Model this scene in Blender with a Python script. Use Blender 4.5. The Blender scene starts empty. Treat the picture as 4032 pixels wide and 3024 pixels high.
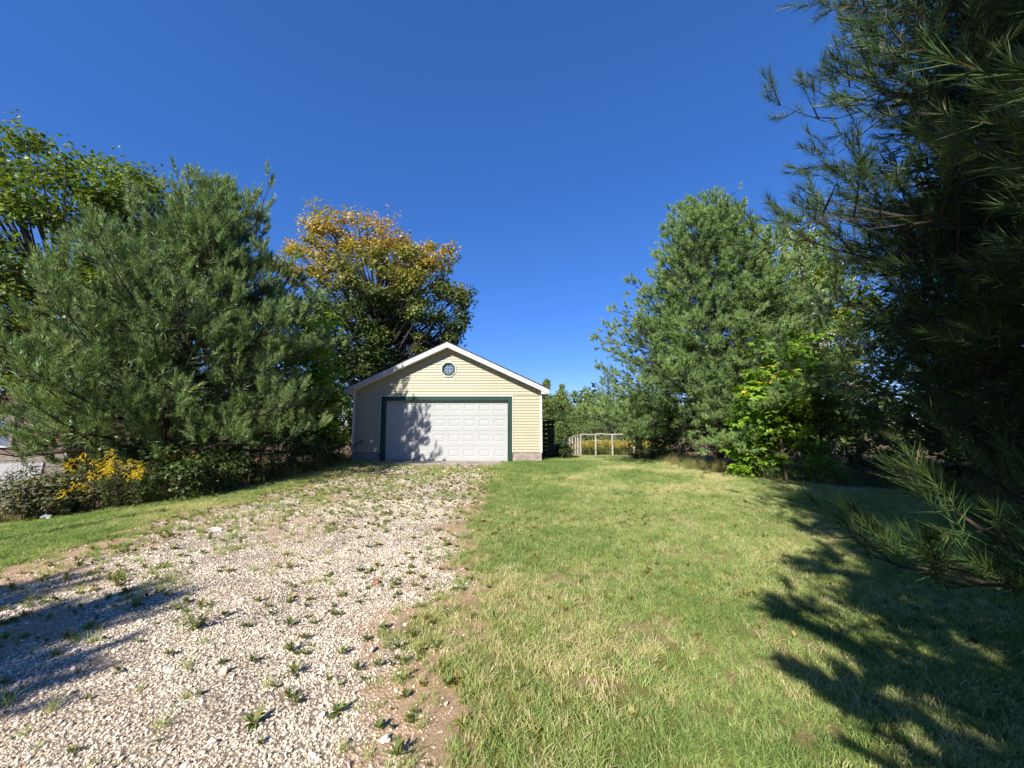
import bpy, math
import numpy as np
from mathutils import Vector

PI = math.pi
R_ = math.radians
S = bpy.context.scene
COL = S.collection

# ------------------------------------------------------------------ camera
EYE = 1.6
cam_d = bpy.data.cameras.new('camera')
cam_d.sensor_width = 36.0
cam_d.lens = 13.53
cam_d.clip_start = 0.02
cam_d.clip_end = 3000
cam = bpy.data.objects.new('camera', cam_d)
COL.objects.link(cam)
cam.location = (0, 0, EYE)
cam.rotation_euler = (R_(90 + 5.34), 0, 0)
S.camera = cam

# ------------------------------------------------------------------ sky and sun
SUN_AZ, SUN_EL = 27.0, 35.5        # sun stands behind the camera, a little to its left
w = bpy.data.worlds.new('World')
S.world = w
w.use_nodes = True
wn = w.node_tree.nodes
wl = w.node_tree.links
sky = wn.new('ShaderNodeTexSky')
sky.sky_type = 'NISHITA'
sky.sun_disc = False
sky.sun_elevation = R_(SUN_EL)
sky.sun_rotation = R_(180 + SUN_AZ)
sky.altitude = 4000
sky.air_density = 1.0
sky.dust_density = 0.0
sky.ozone_density = 6.0
bg = wn['Background']
bg.inputs['Strength'].default_value = 0.15
# the photograph's vivid clear blue: flatter from zenith to horizon and more saturated, the same all round
gam = wn.new('ShaderNodeGamma'); gam.inputs[1].default_value = 0.65
hsv = wn.new('ShaderNodeHueSaturation'); hsv.inputs['Saturation'].default_value = 1.4
vm = wn.new('ShaderNodeVectorMath'); vm.operation = 'MULTIPLY'
vm.inputs[1].default_value = (1.17, 1.0, 1.32)
wl.new(sky.outputs[0], gam.inputs[0]); wl.new(gam.outputs[0], hsv.inputs['Color'])
wl.new(hsv.outputs[0], vm.inputs[0]); wl.new(vm.outputs[0], bg.inputs['Color'])

sd = bpy.data.lights.new('sun', 'SUN')
sd.energy = 5.0
sd.angle = R_(0.55)
sd.color = (1.0, 0.945, 0.855)
sun = bpy.data.objects.new('sun', sd)
COL.objects.link(sun)
sv = Vector((-math.sin(R_(SUN_AZ)) * math.cos(R_(SUN_EL)), -math.cos(R_(SUN_AZ)) * math.cos(R_(SUN_EL)), math.sin(R_(SUN_EL))))
sun.rotation_euler = (-sv).to_track_quat('-Z', 'Y').to_euler()
sun.location = sv * 60

S.view_settings.view_transform = 'Standard'
S.view_settings.look = 'None'
S.view_settings.exposure = 0.85
S.view_settings.gamma = 1
S.view_settings.use_curve_mapping = False

# ------------------------------------------------------------------ helpers
rng = np.random.default_rng(11)


def nrm(a):
    return a / np.maximum(np.linalg.norm(a, axis=-1, keepdims=True), 1e-9)


def _hash(ix, iy, s):
    h = (ix * 374761393 + iy * 668265263 + s * 974634711) & 0xFFFFFFFF
    h = ((h ^ (h >> 13)) * 1274126177) & 0xFFFFFFFF
    return ((h ^ (h >> 16)) & 0xFFFF) / 65535.0


def noise2(x, y, f=1.0, s=0):
    x = np.asarray(x, float) * f + 1000.0
    y = np.asarray(y, float) * f + 1000.0
    ix = np.floor(x).astype(np.int64)
    iy = np.floor(y).astype(np.int64)
    fx = x - ix
    fy = y - iy
    fx = fx * fx * (3 - 2 * fx)
    fy = fy * fy * (3 - 2 * fy)
    a = _hash(ix, iy, s); b = _hash(ix + 1, iy, s); c = _hash(ix, iy + 1, s); d = _hash(ix + 1, iy + 1, s)
    return (a * (1 - fx) + b * fx) * (1 - fy) + (c * (1 - fx) + d * fx) * fy


def fbm(x, y, f, s=0, o=3):
    v, a, t = 0, 1.0, 0
    for k in range(o):
        v = v + a * noise2(x, y, f * 2 ** k, s + k * 17)
        t += a
        a *= 0.5
    return v / t


def sstep(a, b, x):
    t = np.clip((np.asarray(x, float) - a) / (b - a), 0, 1)
    return t * t * (3 - 2 * t)


def gz(x, y):
    x = np.asarray(x, float); y = np.asarray(y, float)
    t = np.clip(-x - 5.0, 0, 14)
    z = -0.022 * t ** 1.7
    t = np.clip(y - 14.5, 0, 60)
    back = sstep(1.0, 2.2, x) + sstep(-6.6, -8.5, x) * 0.6
    z = z - 0.075 * t * (t / (t + 1.5)) * np.clip(back + sstep(22.6, 26, y), 0, 1)
    near = 1 - sstep(14, 24, y)
    z = z + near * (0.05 * (noise2(x, y, 0.35, 3) - 0.5) + 0.016 * (noise2(x, y, 1.7, 5) - 0.5)) * sstep(0, 1.5, np.abs(y - 15.3) + np.clip(np.abs(x + 2.5) - 4.2, 0, 9))
    return z


def gzf(x, y):
    return float(gz(x, y))


def gravel(x, y):
    """about 1 on the drive, 0 on the lawn"""
    n1 = (fbm(x, y, 1.3, 21, 4) - 0.5) * 1.5
    xl = -5.1 + 0.15 * np.sin(y * 0.5)
    xr = -0.74 + np.clip(3.2 - y, 0, 3) * 0.33
    d = np.minimum(x - xl, xr - x) + n1 * 0.85
    return sstep(-0.7, 0.65, d) * (1 - sstep(14.6, 15.0, y)) * sstep(-30, -2, y)


class MB:
    """collects triangles, then links them as one mesh object"""

    def __init__(self):
        self.v, self.f, self.t, self.n = [], [], [], 0

    def add(self, V, F, t=0.5):
        V = np.asarray(V, float).reshape(-1, 3)
        F = np.asarray(F, np.int64).reshape(-1, 3)
        self.v.append(V)
        self.f.append(F + self.n)
        self.t.append(np.full(len(F), t) if np.isscalar(t) else np.asarray(t, float))
        self.n += len(V)

    def box(self, x0, x1, y0, y1, z0, z1, t=0.5):
        V = [(x, y, z) for z in (z0, z1) for y in (y0, y1) for x in (x0, x1)]
        self.hexa(V, t)

    def hexa(self, V, t=0.5):
        Q = [(0, 2, 3, 1), (4, 5, 7, 6), (0, 1, 5, 4), (2, 6, 7, 3), (0, 4, 6, 2), (1, 3, 7, 5)]
        F = []
        for a, b, c, d in Q:
            F += [(a, b, c), (a, c, d)]
        self.add(V, F, t)

    def tube(self, P, rad, n=6, t=0.5, cap=True):
        P = np.asarray(P, float)
        rad = np.broadcast_to(np.asarray(rad, float), (len(P),))
        T = np.gradient(P, axis=0)
        T = nrm(T)
        up = np.where(np.abs(T[:, 2:3]) > 0.9, np.array([[1.0, 0, 0]]), np.array([[0, 0, 1.0]]))
        A = nrm(np.cross(T, up)); B = np.cross(T, A)
        a = np.arange(n) * 2 * PI / n
        V = (P[:, None] + rad[:, None, None] * (np.cos(a)[None, :, None] * A[:, None] + np.sin(a)[None, :, None] * B[:, None])).reshape(-1, 3)
        i = np.arange(len(P) - 1)[:, None] * n
        j = np.arange(n)[None]; k = (j + 1) % n
        F = np.concatenate([np.stack([i + j, i + k, i + n + k], -1).reshape(-1, 3), np.stack([i + j, i + n + k, i + n + j], -1).reshape(-1, 3)])
        if cap:
            c = [(0, q + 1, q) for q in range(1, n - 1)] + [((len(P) - 1) * n, (len(P) - 1) * n + q, (len(P) - 1) * n + q + 1) for q in range(1, n - 1)]
            F = np.concatenate([F, np.array(c)])
        self.add(V, F, t)

    def build(self, name, mat, parent=None, smooth=False, link=True):
        V = np.concatenate(self.v); F = np.concatenate(self.f); t = np.concatenate(self.t)
        me = mesh_tri(name, V, F, t, smooth)
        if mat:
            me.materials.append(mat)
        return obj(name, me, parent, link)


def mesh_tri(name, V, F, t=None, smooth=False):
    me = bpy.data.meshes.new(name)
    me.vertices.add(len(V)); me.loops.add(F.size); me.polygons.add(len(F))
    me.vertices.foreach_set('co', np.ascontiguousarray(V, np.float32).ravel())
    me.loops.foreach_set('vertex_index', np.ascontiguousarray(F, np.int32).ravel())
    me.polygons.foreach_set('loop_start', np.arange(0, F.size, 3, dtype=np.int32))
    if smooth:
        me.polygons.foreach_set('use_smooth', np.ones(len(F), bool))
    else:
        me.polygons.foreach_set('use_smooth', np.zeros(len(F), bool))
    if t is not None:
        a = me.attributes.new('tint', 'FLOAT', 'FACE')
        a.data.foreach_set('value', np.ascontiguousarray(t, np.float32))
    me.update()
    return me


def obj(name, me, parent=None, link=True):
    o = bpy.data.objects.new(name, me)
    if link:
        COL.objects.link(o)
    if parent is not None:
        o.parent = parent
    return o


def tag(o, label=None, cat=None, group=None, kind=None):
    if label: o['label'] = label
    if cat: o['category'] = cat
    if group: o['group'] = group
    if kind: o['kind'] = kind
    return o


def thing(name, label, cat, loc=(0, 0, 0), rz=0, group=None):
    o = bpy.data.objects.new(name, None)
    COL.objects.link(o)
    o.empty_display_size = 0.2
    o.location = loc
    o.rotation_euler = (0, 0, rz)
    return tag(o, label, cat, group)


# ------------------------------------------------------------------ materials
def mat(name):
    m = bpy.data.materials.new(name)
    m.use_nodes = True
    n = m.node_tree.nodes
    b = n['Principled BSDF']
    return m, n, m.node_tree.links, b


def ramp(n, cols):
    r = n.new('ShaderNodeValToRGB')
    e = r.color_ramp.elements
    while len(e) < len(cols):
        e.new(0.5)
    for k, (p, c) in enumerate(cols):
        e[k].position = p
        e[k].color = (*c, 1)
    return r


def noise(n, l, scale, detail=4, coord='Object', rough=0.6, vec_scale=None):
    tc = n.new('ShaderNodeTexCoord')
    t = n.new('ShaderNodeTexNoise')
    t.inputs['Scale'].default_value = scale
    t.inputs['Detail'].default_value = detail
    t.inputs['Roughness'].default_value = rough
    if vec_scale:
        mp = n.new('ShaderNodeMapping')
        mp.inputs['Scale'].default_value = vec_scale
        l.new(tc.outputs[coord], mp.inputs[0]); l.new(mp.outputs[0], t.inputs[0])
    else:
        l.new(tc.outputs[coord], t.inputs[0])
    return t


def mixc(n, l, fac, a, b, mode='MIX'):
    m = n.new('ShaderNodeMix')
    m.data_type = 'RGBA'
    m.blend_type = mode
    for s, v in ((m.inputs[0], fac), (m.inputs[6], a), (m.inputs[7], b)):
        if hasattr(v, 'is_linked'):
            l.new(v, s)
        elif isinstance(v, (int, float)):
            s.default_value = v
        else:
            s.default_value = (*v, 1)
    return m.outputs[2]


def bump(n, l, b, h, strength=0.3, dist=0.01):
    bp = n.new('ShaderNodeBump')
    bp.inputs['Strength'].default_value = strength
    bp.inputs['Distance'].default_value = dist
    l.new(h, bp.inputs['Height'])
    l.new(bp.outputs[0], b.inputs['Normal'])


def plain(name, c, rough=0.6, var=0.12, scale=3.0, vs=None, bstr=0.0, bscale=40, c2=None, spec=0.3):
    m, n, l, b = mat(name)
    t = noise(n, l, scale, 6, vec_scale=vs)
    d = c2 if c2 else tuple(x * (1 - var * 2) for x in c)
    r = ramp(n, [(0.3, d), (0.65, c)])
    l.new(t.outputs[0], r.inputs[0])
    l.new(r.outputs[0], b.inputs['Base Color'])
    b.inputs['Roughness'].default_value = rough
    b.inputs['Specular IOR Level'].default_value = spec
    if bstr:
        t2 = noise(n, l, bscale, 4, vec_scale=vs)
        bump(n, l, b, t2.outputs[0], bstr)
    return m


def foliage(name, cols, trans=0.3, rough=0.5, spec=0.35, instancer=False):
    """cols: ramp over the per-leaf tint; cols are the leaf's own colours"""
    m, n, l, b = mat(name)
    a = n.new('ShaderNodeAttribute'); a.attribute_name = 'tint'
    fac = a.outputs['Fac']
    if instancer:
        a2 = n.new('ShaderNodeAttribute'); a2.attribute_name = 'itint'; a2.attribute_type = 'INSTANCER'
        mm = n.new('ShaderNodeMath'); mm.operation = 'MULTIPLY_ADD'
        l.new(a.outputs['Fac'], mm.inputs[0]); mm.inputs[1].default_value = 0.45
        m3 = n.new('ShaderNodeMath'); m3.operation = 'MULTIPLY'
        l.new(a2.outputs['Fac'], m3.inputs[0]); m3.inputs[1].default_value = 0.55
        l.new(m3.outputs[0], mm.inputs[2])
        fac = mm.outputs[0]
    r = ramp(n, cols)
    l.new(fac, r.inputs[0])
    l.new(r.outputs[0], b.inputs['Base Color'])
    b.inputs['Roughness'].default_value = rough
    b.inputs['Specular IOR Level'].default_value = spec
    if trans:
        tr = n.new('ShaderNodeBsdfTranslucent')
        tc = mixc(n, l, 1.0, r.outputs[0], (1.35, 1.35, 0.6), 'MULTIPLY')
        l.new(tc, tr.inputs[0])
        mx = n.new('ShaderNodeMixShader'); mx.inputs[0].default_value = trans
        l.new(b.outputs[0], mx.inputs[1]); l.new(tr.outputs[0], mx.inputs[2])
        l.new(mx.outputs[0], n['Material Output'].inputs[0])
    return m


def m_bark(name, c1, c2, scale=14):
    m, n, l, b = mat(name)
    t = noise(n, l, scale, 8, vec_scale=(1, 1, 0.25))
    r = ramp(n, [(0.35, c1), (0.65, c2)])
    l.new(t.outputs[0], r.inputs[0]); l.new(r.outputs[0], b.inputs['Base Color'])
    b.inputs['Roughness'].default_value = 0.95
    b.inputs['Specular IOR Level'].default_value = 0.1
    bump(n, l, b, t.outputs[0], 0.8, 0.02)
    return m


M = {}
M['bark'] = m_bark('pine_bark', (0.024, 0.019, 0.016), (0.07, 0.056, 0.046))
M['bark2'] = m_bark('maple_bark', (0.035, 0.03, 0.026), (0.11, 0.095, 0.08))
M['twig'] = m_bark('shrub_stem', (0.06, 0.045, 0.03), (0.17, 0.13, 0.09))


def m_birch():
    m, n, l, b = mat('birch_bark')
    t = noise(n, l, 5, 6, vec_scale=(1, 1, 5))
    r = ramp(n, [(0.34, (0.05, 0.045, 0.04)), (0.42, (0.62, 0.59, 0.53)), (1, (0.74, 0.71, 0.66))])
    l.new(t.outputs[0], r.inputs[0]); l.new(r.outputs[0], b.inputs['Base Color'])
    b.inputs['Roughness'].default_value = 0.8
    return m


M['birch'] = m_birch()
M['needle_a'] = foliage('pine_needles', [(0, (0.075, 0.126, 0.042)), (0.5, (0.161, 0.255, 0.080)), (0.9, (0.279, 0.387, 0.127)), (1, (0.470, 0.387, 0.142))], 0.18, 0.42, 0.5)
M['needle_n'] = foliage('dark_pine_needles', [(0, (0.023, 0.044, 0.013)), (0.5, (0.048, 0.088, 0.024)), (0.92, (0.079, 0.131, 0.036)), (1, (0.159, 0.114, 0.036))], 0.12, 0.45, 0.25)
M['needle_w'] = foliage('white_pine_needles', [(0, (0.100, 0.168, 0.070)), (0.5, (0.211, 0.324, 0.125)), (0.9, (0.371, 0.480, 0.171)), (1, (0.497, 0.480, 0.160))], 0.38, 0.5, 0.3)
M['leaf_g'] = foliage('maple_leaves', [(0, (0.046, 0.081, 0.014)), (0.5, (0.116, 0.176, 0.024)), (1, (0.246, 0.294, 0.036))], 0.35, 0.45)
M['leaf_o'] = foliage('autumn_maple_leaves', [(0, (0.045, 0.075, 0.022)), (0.3, (0.11, 0.15, 0.035)), (0.52, (0.25, 0.25, 0.05)), (0.75, (0.46, 0.34, 0.06)), (0.96, (0.52, 0.28, 0.06)), (1, (0.55, 0.1, 0.04))], 0.3, 0.5)
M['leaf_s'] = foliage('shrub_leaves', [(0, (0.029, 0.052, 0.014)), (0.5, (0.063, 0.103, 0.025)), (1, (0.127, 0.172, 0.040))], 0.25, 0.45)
M['leaf_b'] = foliage('bright_sapling_leaves', [(0, (0.090, 0.158, 0.017)), (0.5, (0.180, 0.317, 0.028)), (0.95, (0.300, 0.432, 0.044)), (1, (0.750, 0.547, 0.055))], 0.35, 0.42)
M['leaf_c'] = foliage('cedar_sprays', [(0, (0.065, 0.105, 0.029)), (0.5, (0.138, 0.203, 0.053)), (1, (0.243, 0.292, 0.079))], 0.2, 0.6, 0.2)
M['leaf_d'] = foliage('dry_weed_leaves', [(0, (0.05, 0.06, 0.025)), (0.5, (0.12, 0.13, 0.05)), (1, (0.28, 0.22, 0.12))], 0.25, 0.6)
M['gold'] = foliage('goldenrod_bloom', [(0, (0.5, 0.34, 0.02)), (0.5, (0.7, 0.5, 0.02)), (1, (0.8, 0.62, 0.05))], 0.2, 0.7, 0.1)
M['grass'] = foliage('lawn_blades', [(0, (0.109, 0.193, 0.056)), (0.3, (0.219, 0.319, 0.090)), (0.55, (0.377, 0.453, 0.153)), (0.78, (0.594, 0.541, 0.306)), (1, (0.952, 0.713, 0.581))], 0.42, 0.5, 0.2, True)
M['weed'] = foliage('weed_leaves', [(0, (0.070, 0.110, 0.025)), (0.5, (0.182, 0.212, 0.052)), (0.85, (0.383, 0.330, 0.103)), (1, (0.665, 0.377, 0.172))], 0.25, 0.45, 0.35, True)
M['straw'] = foliage('tall_grass_blades', [(0, (0.1, 0.13, 0.04)), (0.45, (0.2, 0.2, 0.07)), (1, (0.4, 0.32, 0.16))], 0.3, 0.6, 0.2, True)


def m_stone():
    m, n, l, b = mat('gravel_stone')
    a2 = n.new('ShaderNodeAttribute'); a2.attribute_name = 'itint'; a2.attribute_type = 'INSTANCER'
    r = ramp(n, [(0, (0.34, 0.28, 0.22)), (0.25, (0.6, 0.5, 0.38)), (0.7, (0.76, 0.66, 0.51)), (0.94, (0.85, 0.77, 0.63)), (1, (0.5, 0.3, 0.2))])
    l.new(a2.outputs['Fac'], r.inputs[0])
    t = noise(n, l, 30, 4)
    c = mixc(n, l, 0.35, r.outputs[0], t.outputs[0], 'OVERLAY')
    l.new(c, b.inputs['Base Color'])
    b.inputs['Roughness'].default_value = 0.85
    b.inputs['Specular IOR Level'].default_value = 0.2
    return m


M['stone'] = m_stone()


def m_ground(name, drive):
    m, n, l, b = mat(name)
    tc = n.new('ShaderNodeTexCoord')
    att = {}
    for k in ('bare', 'litter'):
        a = n.new('ShaderNodeAttribute'); a.attribute_name = k; att[k] = a.outputs['Fac']
    big = noise(n, l, 0.8, 6); mid = noise(n, l, 9, 8); fine = noise(n, l, 70, 6, rough=0.75)
    soil = ramp(n, [(0.3, (0.24, 0.155, 0.09)), (0.5, (0.4, 0.27, 0.165)), (0.72, (0.56, 0.41, 0.27))])
    l.new(fine.outputs[0], soil.inputs[0])
    soil_c = mixc(n, l, 0.5, soil.outputs[0], mid.outputs[0], 'OVERLAY')
    if drive:
        v = n.new('ShaderNodeTexVoronoi'); v.inputs['Scale'].default_value = 48
        l.new(tc.outputs['Object'], v.inputs[0])
        st = ramp(n, [(0.0, (0.4, 0.32, 0.24)), (0.5, (0.62, 0.52, 0.39)), (1, (0.78, 0.68, 0.53))])
        l.new(v.outputs['Color'], st.inputs[0])
        edge = ramp(n, [(0.25, (1, 1, 1)), (0.62, (0.25, 0.25, 0.25))])
        l.new(v.outputs['Distance'], edge.inputs[0])
        stone_c = mixc(n, l, 1.0, st.outputs[0], edge.outputs[0], 'MULTIPLY')
        c = mixc(n, l, att['bare'], stone_c, soil_c)
        h = v.outputs['Distance']
        l.new(c, b.inputs['Base Color'])
        bp = n.new('ShaderNodeBump'); bp.invert = True
        bp.inputs['Strength'].default_value = 0.7; bp.inputs['Distance'].default_value = 0.012
        l.new(h, bp.inputs['Height']); l.new(bp.outputs[0], b.inputs['Normal'])
    else:
        g = ramp(n, [(0.25, (0.06, 0.08, 0.02)), (0.45, (0.13, 0.14, 0.04)), (0.6, (0.24, 0.21, 0.085)), (0.78, (0.36, 0.28, 0.15))])
        l.new(fine.outputs[0], g.inputs[0])
        gp = ramp(n, [(0.35, (0.7, 0.85, 0.6)), (0.6, (1.15, 1.05, 0.9))])
        l.new(big.outputs[0], gp.inputs[0])
        gc = mixc(n, l, 1.0, g.outputs[0], gp.outputs[0], 'MULTIPLY')
        c = mixc(n, l, att['bare'], gc, soil_c)
        lit = ramp(n, [(0.35, (0.07, 0.045, 0.025)), (0.6, (0.2, 0.12, 0.06)), (0.75, (0.33, 0.2, 0.1))])
        l.new(fine.outputs[0], lit.inputs[0])
        c = mixc(n, l, att['litter'], c, lit.outputs[0])
        l.new(c, b.inputs['Base Color'])
        bump(n, l, b, fine.outputs[0], 0.6, 0.02)
    b.inputs['Roughness'].default_value = 0.95
    b.inputs['Specular IOR Level'].default_value = 0.1
    return m


M['lawn'] = m_ground('lawn_soil_and_thatch', False)
M['drive'] = m_ground('gravel_drive_bed', True)
M['siding'] = plain('cream_vinyl_siding', (0.405, 0.378, 0.265), 0.5, 0.02, 2.0, c2=(0.378, 0.35, 0.245))
M['white'] = plain('white_painted_metal', (0.5, 0.5, 0.505), 0.45, 0.03, 3.0)
M['trimw'] = plain('white_vinyl_trim', (0.78, 0.76, 0.68), 0.5, 0.04, 2.0)
M['door'] = plain('white_door_steel', (0.40, 0.405, 0.40), 0.5, 0.025, 1.3, bstr=0.12, bscale=260)
M['green'] = plain('dark_green_trim', (0.02, 0.056, 0.043), 0.45, 0.15, 4.0, vs=(1, 1, 0.2))
M['block'] = plain('concrete_block', (0.36, 0.31, 0.27), 0.95, 0.2, 5.0, bstr=0.4, bscale=60, c2=(0.2, 0.165, 0.15))
M['mortar'] = plain('mortar', (0.3, 0.28, 0.25), 0.95, 0.1, 8)
M['shingle'] = plain('asphalt_shingle', (0.05, 0.047, 0.045), 0.95, 0.2, 12, bstr=0.3)
M['concrete'] = plain('apron_concrete', (0.37, 0.31, 0.265), 0.9, 0.2, 2.5, bstr=0.3, bscale=80, c2=(0.22, 0.18, 0.155))
M['wood'] = plain('weathered_grey_wood', (0.25, 0.215, 0.18), 0.9, 0.25, 4, vs=(1, 1, 8), bstr=0.3, c2=(0.11, 0.09, 0.075))
M['rail'] = plain('weathered_rail_wood', (0.42, 0.38, 0.32), 0.9, 0.25, 6, bstr=0.3, c2=(0.22, 0.19, 0.16))
M['plank'] = plain('brown_weathered_board', (0.17, 0.115, 0.09), 0.85, 0.3, 3, vs=(0.3, 1, 9), bstr=0.3, c2=(0.06, 0.045, 0.036))
M['plank2'] = plain('rust_stained_board', (0.48, 0.2, 0.07), 0.85, 0.3, 5, c2=(0.25, 0.1, 0.05))
M['darkwood'] = plain('dark_slat_wood', (0.05, 0.045, 0.042), 0.9, 0.3, 4, vs=(1, 1, 6), c2=(0.022, 0.02, 0.019))  # slats in a very dark grey-brown, mottled by noise
M['rust'] = plain('rusty_roof_sheet', (0.17, 0.065, 0.045), 0.8, 0.3, 4, c2=(0.08, 0.035, 0.03))
M['pale'] = plain('pale_metal_edge', (0.6, 0.62, 0.62), 0.5, 0.2, 5)
M['slab'] = plain('pale_grey_sheet', (0.3, 0.29, 0.29), 0.85, 0.1, 2, c2=(0.2, 0.19, 0.19))
M['steel'] = plain('galvanised_stake', (0.42, 0.45, 0.48), 0.5, 0.1, 5)
M['paper'] = plain('crumpled_plastic', (0.27, 0.3, 0.33), 0.4, 0.1, 9)
M['whitestone'] = plain('pale_limestone', (0.78, 0.72, 0.6), 0.9, 0.1, 8, bstr=0.3)
M['redstone'] = plain('red_brown_stone', (0.36, 0.16, 0.09), 0.9, 0.2, 8, bstr=0.3)
M['frame_grey'] = plain('dull_green_sash', (0.05, 0.1, 0.085), 0.5, 0.1, 5)
M['cone'] = plain('pine_cone_scales', (0.26, 0.14, 0.075), 0.85, 0.25, 30)


def m_glass():
    m, n, l, b = mat('sky_tinted_glass')
    b.inputs['Base Color'].default_value = (0.1, 0.14, 0.18, 1)  # bluish base colour stands in for sky reflected in the panes
    b.inputs['Roughness'].default_value = 0.06
    b.inputs['Specular IOR Level'].default_value = 0.9
    t = noise(n, l, 7, 2)
    bump(n, l, b, t.outputs[0], 0.08, 0.02)
    return m


M['glass'] = m_glass()

# ------------------------------------------------------------------ ground and drive
def axis(lo, a, b, hi, step, grow=1.28):
    core = list(np.arange(a, b + 1e-6, step))
    x, s = core[-1], step
    while x < hi:
        s *= grow; x = min(x + s, hi); core.append(x)
    x, s = core[0], step
    pre = []
    while x > lo:
        s *= grow; x = max(x - s, lo); pre.append(x)
    return np.array(pre[::-1] + core)


def litter(x, y):
    right = sstep(-0.6, 0.9, x - shrub_right(y) + (fbm(x, y, 1.4, 55) - 0.5) * 1.2)
    left = sstep(-0.2, 0.9, shrub_left(y) - x + (fbm(x, y, 1.4, 57) - 0.5) * 1.0)
    return np.clip(right + left, 0, 1) * 0.9


def shrub_right(y):
    return np.interp(y, [-5, 2, 7, 8.4, 9.6, 10.4, 12.3, 17, 22], [14, 13, 9.8, 8.6, 7.1, 6.3, 5.3, 5.4, 9.5])


def shrub_left(y):
    return np.interp(y, [-5, 4, 6.5, 7.5, 8.3, 10, 13.7, 15, 30], [-12, -11.5, -8.9, -7.7, -6.6, -6.2, -5.8, -6.3, -8.6])


def bare(x, y):
    g = gravel(x, y)
    edge = g * (1 - g) * 4
    n = fbm(x, y, 3.1, 71)
    return np.clip(sstep(0.46, 0.62, n + edge * 0.1) * (0.12 + 0.88 * edge) + sstep(0.62, 0.72, fbm(x, y, 1.9, 75)) * 0.5 * (1 - 0.6 * g) + sstep(0.44, 0.64, fbm(x, y, 1.3, 79)) * sstep(-2.0, -3.4, x) * 0.6 * g, 0, 1) * sstep(26, 16, y)


xs = axis(-500, -11, 11, 500, 0.14)
ys = axis(-80, 0.6, 18.5, 700, 0.14)
X, Y = np.meshgrid(xs, ys)
Z = gz(X, Y)
V = np.stack([X, Y, Z], -1).reshape(-1, 3)
nx = len(xs)
ii, jj = np.meshgrid(np.arange(len(xs) - 1), np.arange(len(ys) - 1))
q = (jj * nx + ii).ravel()
Q = np.stack([q, q + 1, q + 1 + nx, q + nx], 1)
cen = V[Q].mean(1)
isg = gravel(cen[:, 0], cen[:, 1]) > 0.5


def sheet(name, Qs, m):
    used, inv = np.unique(Qs, return_inverse=True)
    Qn = inv.reshape(-1, 4)
    F = np.concatenate([Qn[:, [0, 1, 2]], Qn[:, [0, 2, 3]]])
    P = V[used]
    me = mesh_tri(name, P, F, None, True)
    for k, fn in (('bare', bare), ('litter', litter)):
        a = me.attributes.new(k, 'FLOAT', 'POINT')
        a.data.foreach_set('value', np.ascontiguousarray(fn(P[:, 0], P[:, 1]), np.float32))
    me.materials.append(m)
    return tag(obj(name, me), kind='structure')


tag(sheet('lawn', Q[~isg], M['lawn']), 'mown lawn and rough ground around the gravel drive')
tag(sheet('driveway', Q[isg], M['drive']), 'pale gravel driveway leading up to the garage')

# ------------------------------------------------------------------ garage
GX, GY = -2.53, 15.1          # middle of the front wall
HW = 3.69                     # half width of the front
DEPTH = 7.3
WH0 = 0.36                    # top of the block foundation
SL = 0.468                    # roof slope
EAVE_Z = 2.80                 # wall top at the eaves
OVS, OVF = 0.25, 0.33         # overhang at the sides and at the front
DX0, DX1, DZ = -2.43, 2.37, 2.36
TW = 0.165
garage = thing('garage', 'cream sided two car garage with white panelled door and gable roof', 'garage', (GX, GY, 0))


def roof_z(x):
    return EAVE_Z + (HW - abs(x)) * SL


mb = MB()
# wall core: side walls and back, the front round the opening
mb.box(-HW + 0.02, -HW + 0.12, 0.03, DEPTH, WH0, EAVE_Z - 0.01)
mb.box(HW - 0.12, HW - 0.02, 0.03, DEPTH, WH0, EAVE_Z - 0.01)
mb.box(-HW + 0.13, HW - 0.13, DEPTH - 0.1, DEPTH, WH0, EAVE_Z - 0.01)
mb.box(-HW + 0.13, DX0 - 0.01, 0.03, 0.12, WH0, EAVE_Z - 0.02)
mb.box(DX1 + 0.01, HW - 0.13, 0.03, 0.12, WH0, EAVE_Z - 0.02)
mb.box(DX0, DX1, 0.03, 0.12, DZ + 0.02, EAVE_Z - 0.02)
wall = mb.build('wall', M['siding'], garage)
for y0, y1 in ((0.04, 0.12), (DEPTH - 0.1, DEPTH - 0.02)):
    g = MB()
    zt = EAVE_Z - 0.015
    tri = [(-HW + 0.05, zt), (HW - 0.05, zt), (0, roof_z(0) - 0.06)]
    Vg = [(x, y0, z) for x, z in tri] + [(x, y1, z) for x, z in tri]
    g.add(Vg, [(0, 1, 2), (3, 5, 4), (0, 3, 4), (0, 4, 1), (1, 4, 5), (1, 5, 2), (2, 5, 3), (2, 3, 0)])
    g.build('gable_wall', M['siding'], garage)

# lap siding of the front, one board after the other
LAP = 0.1075
oct_c, oct_r = (0.02, 3.60), 0.275


def board(x0b, x1b, x0t, x1t, z0, z1):
    b = MB()
    yb, yt = -0.002, 0.022
    Vb = [(x0b, yb, z0), (x1b, yb, z0), (x0b, 0.03, z0), (x1b, 0.03, z0), (x0t, yt, z1), (x1t, yt, z1), (x0t, 0.03, z1), (x1t, 0.03, z1)]
    b.hexa([(x, y, z) for x, y, z in Vb])
    b.build('siding_board', M['siding'], wall)


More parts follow.
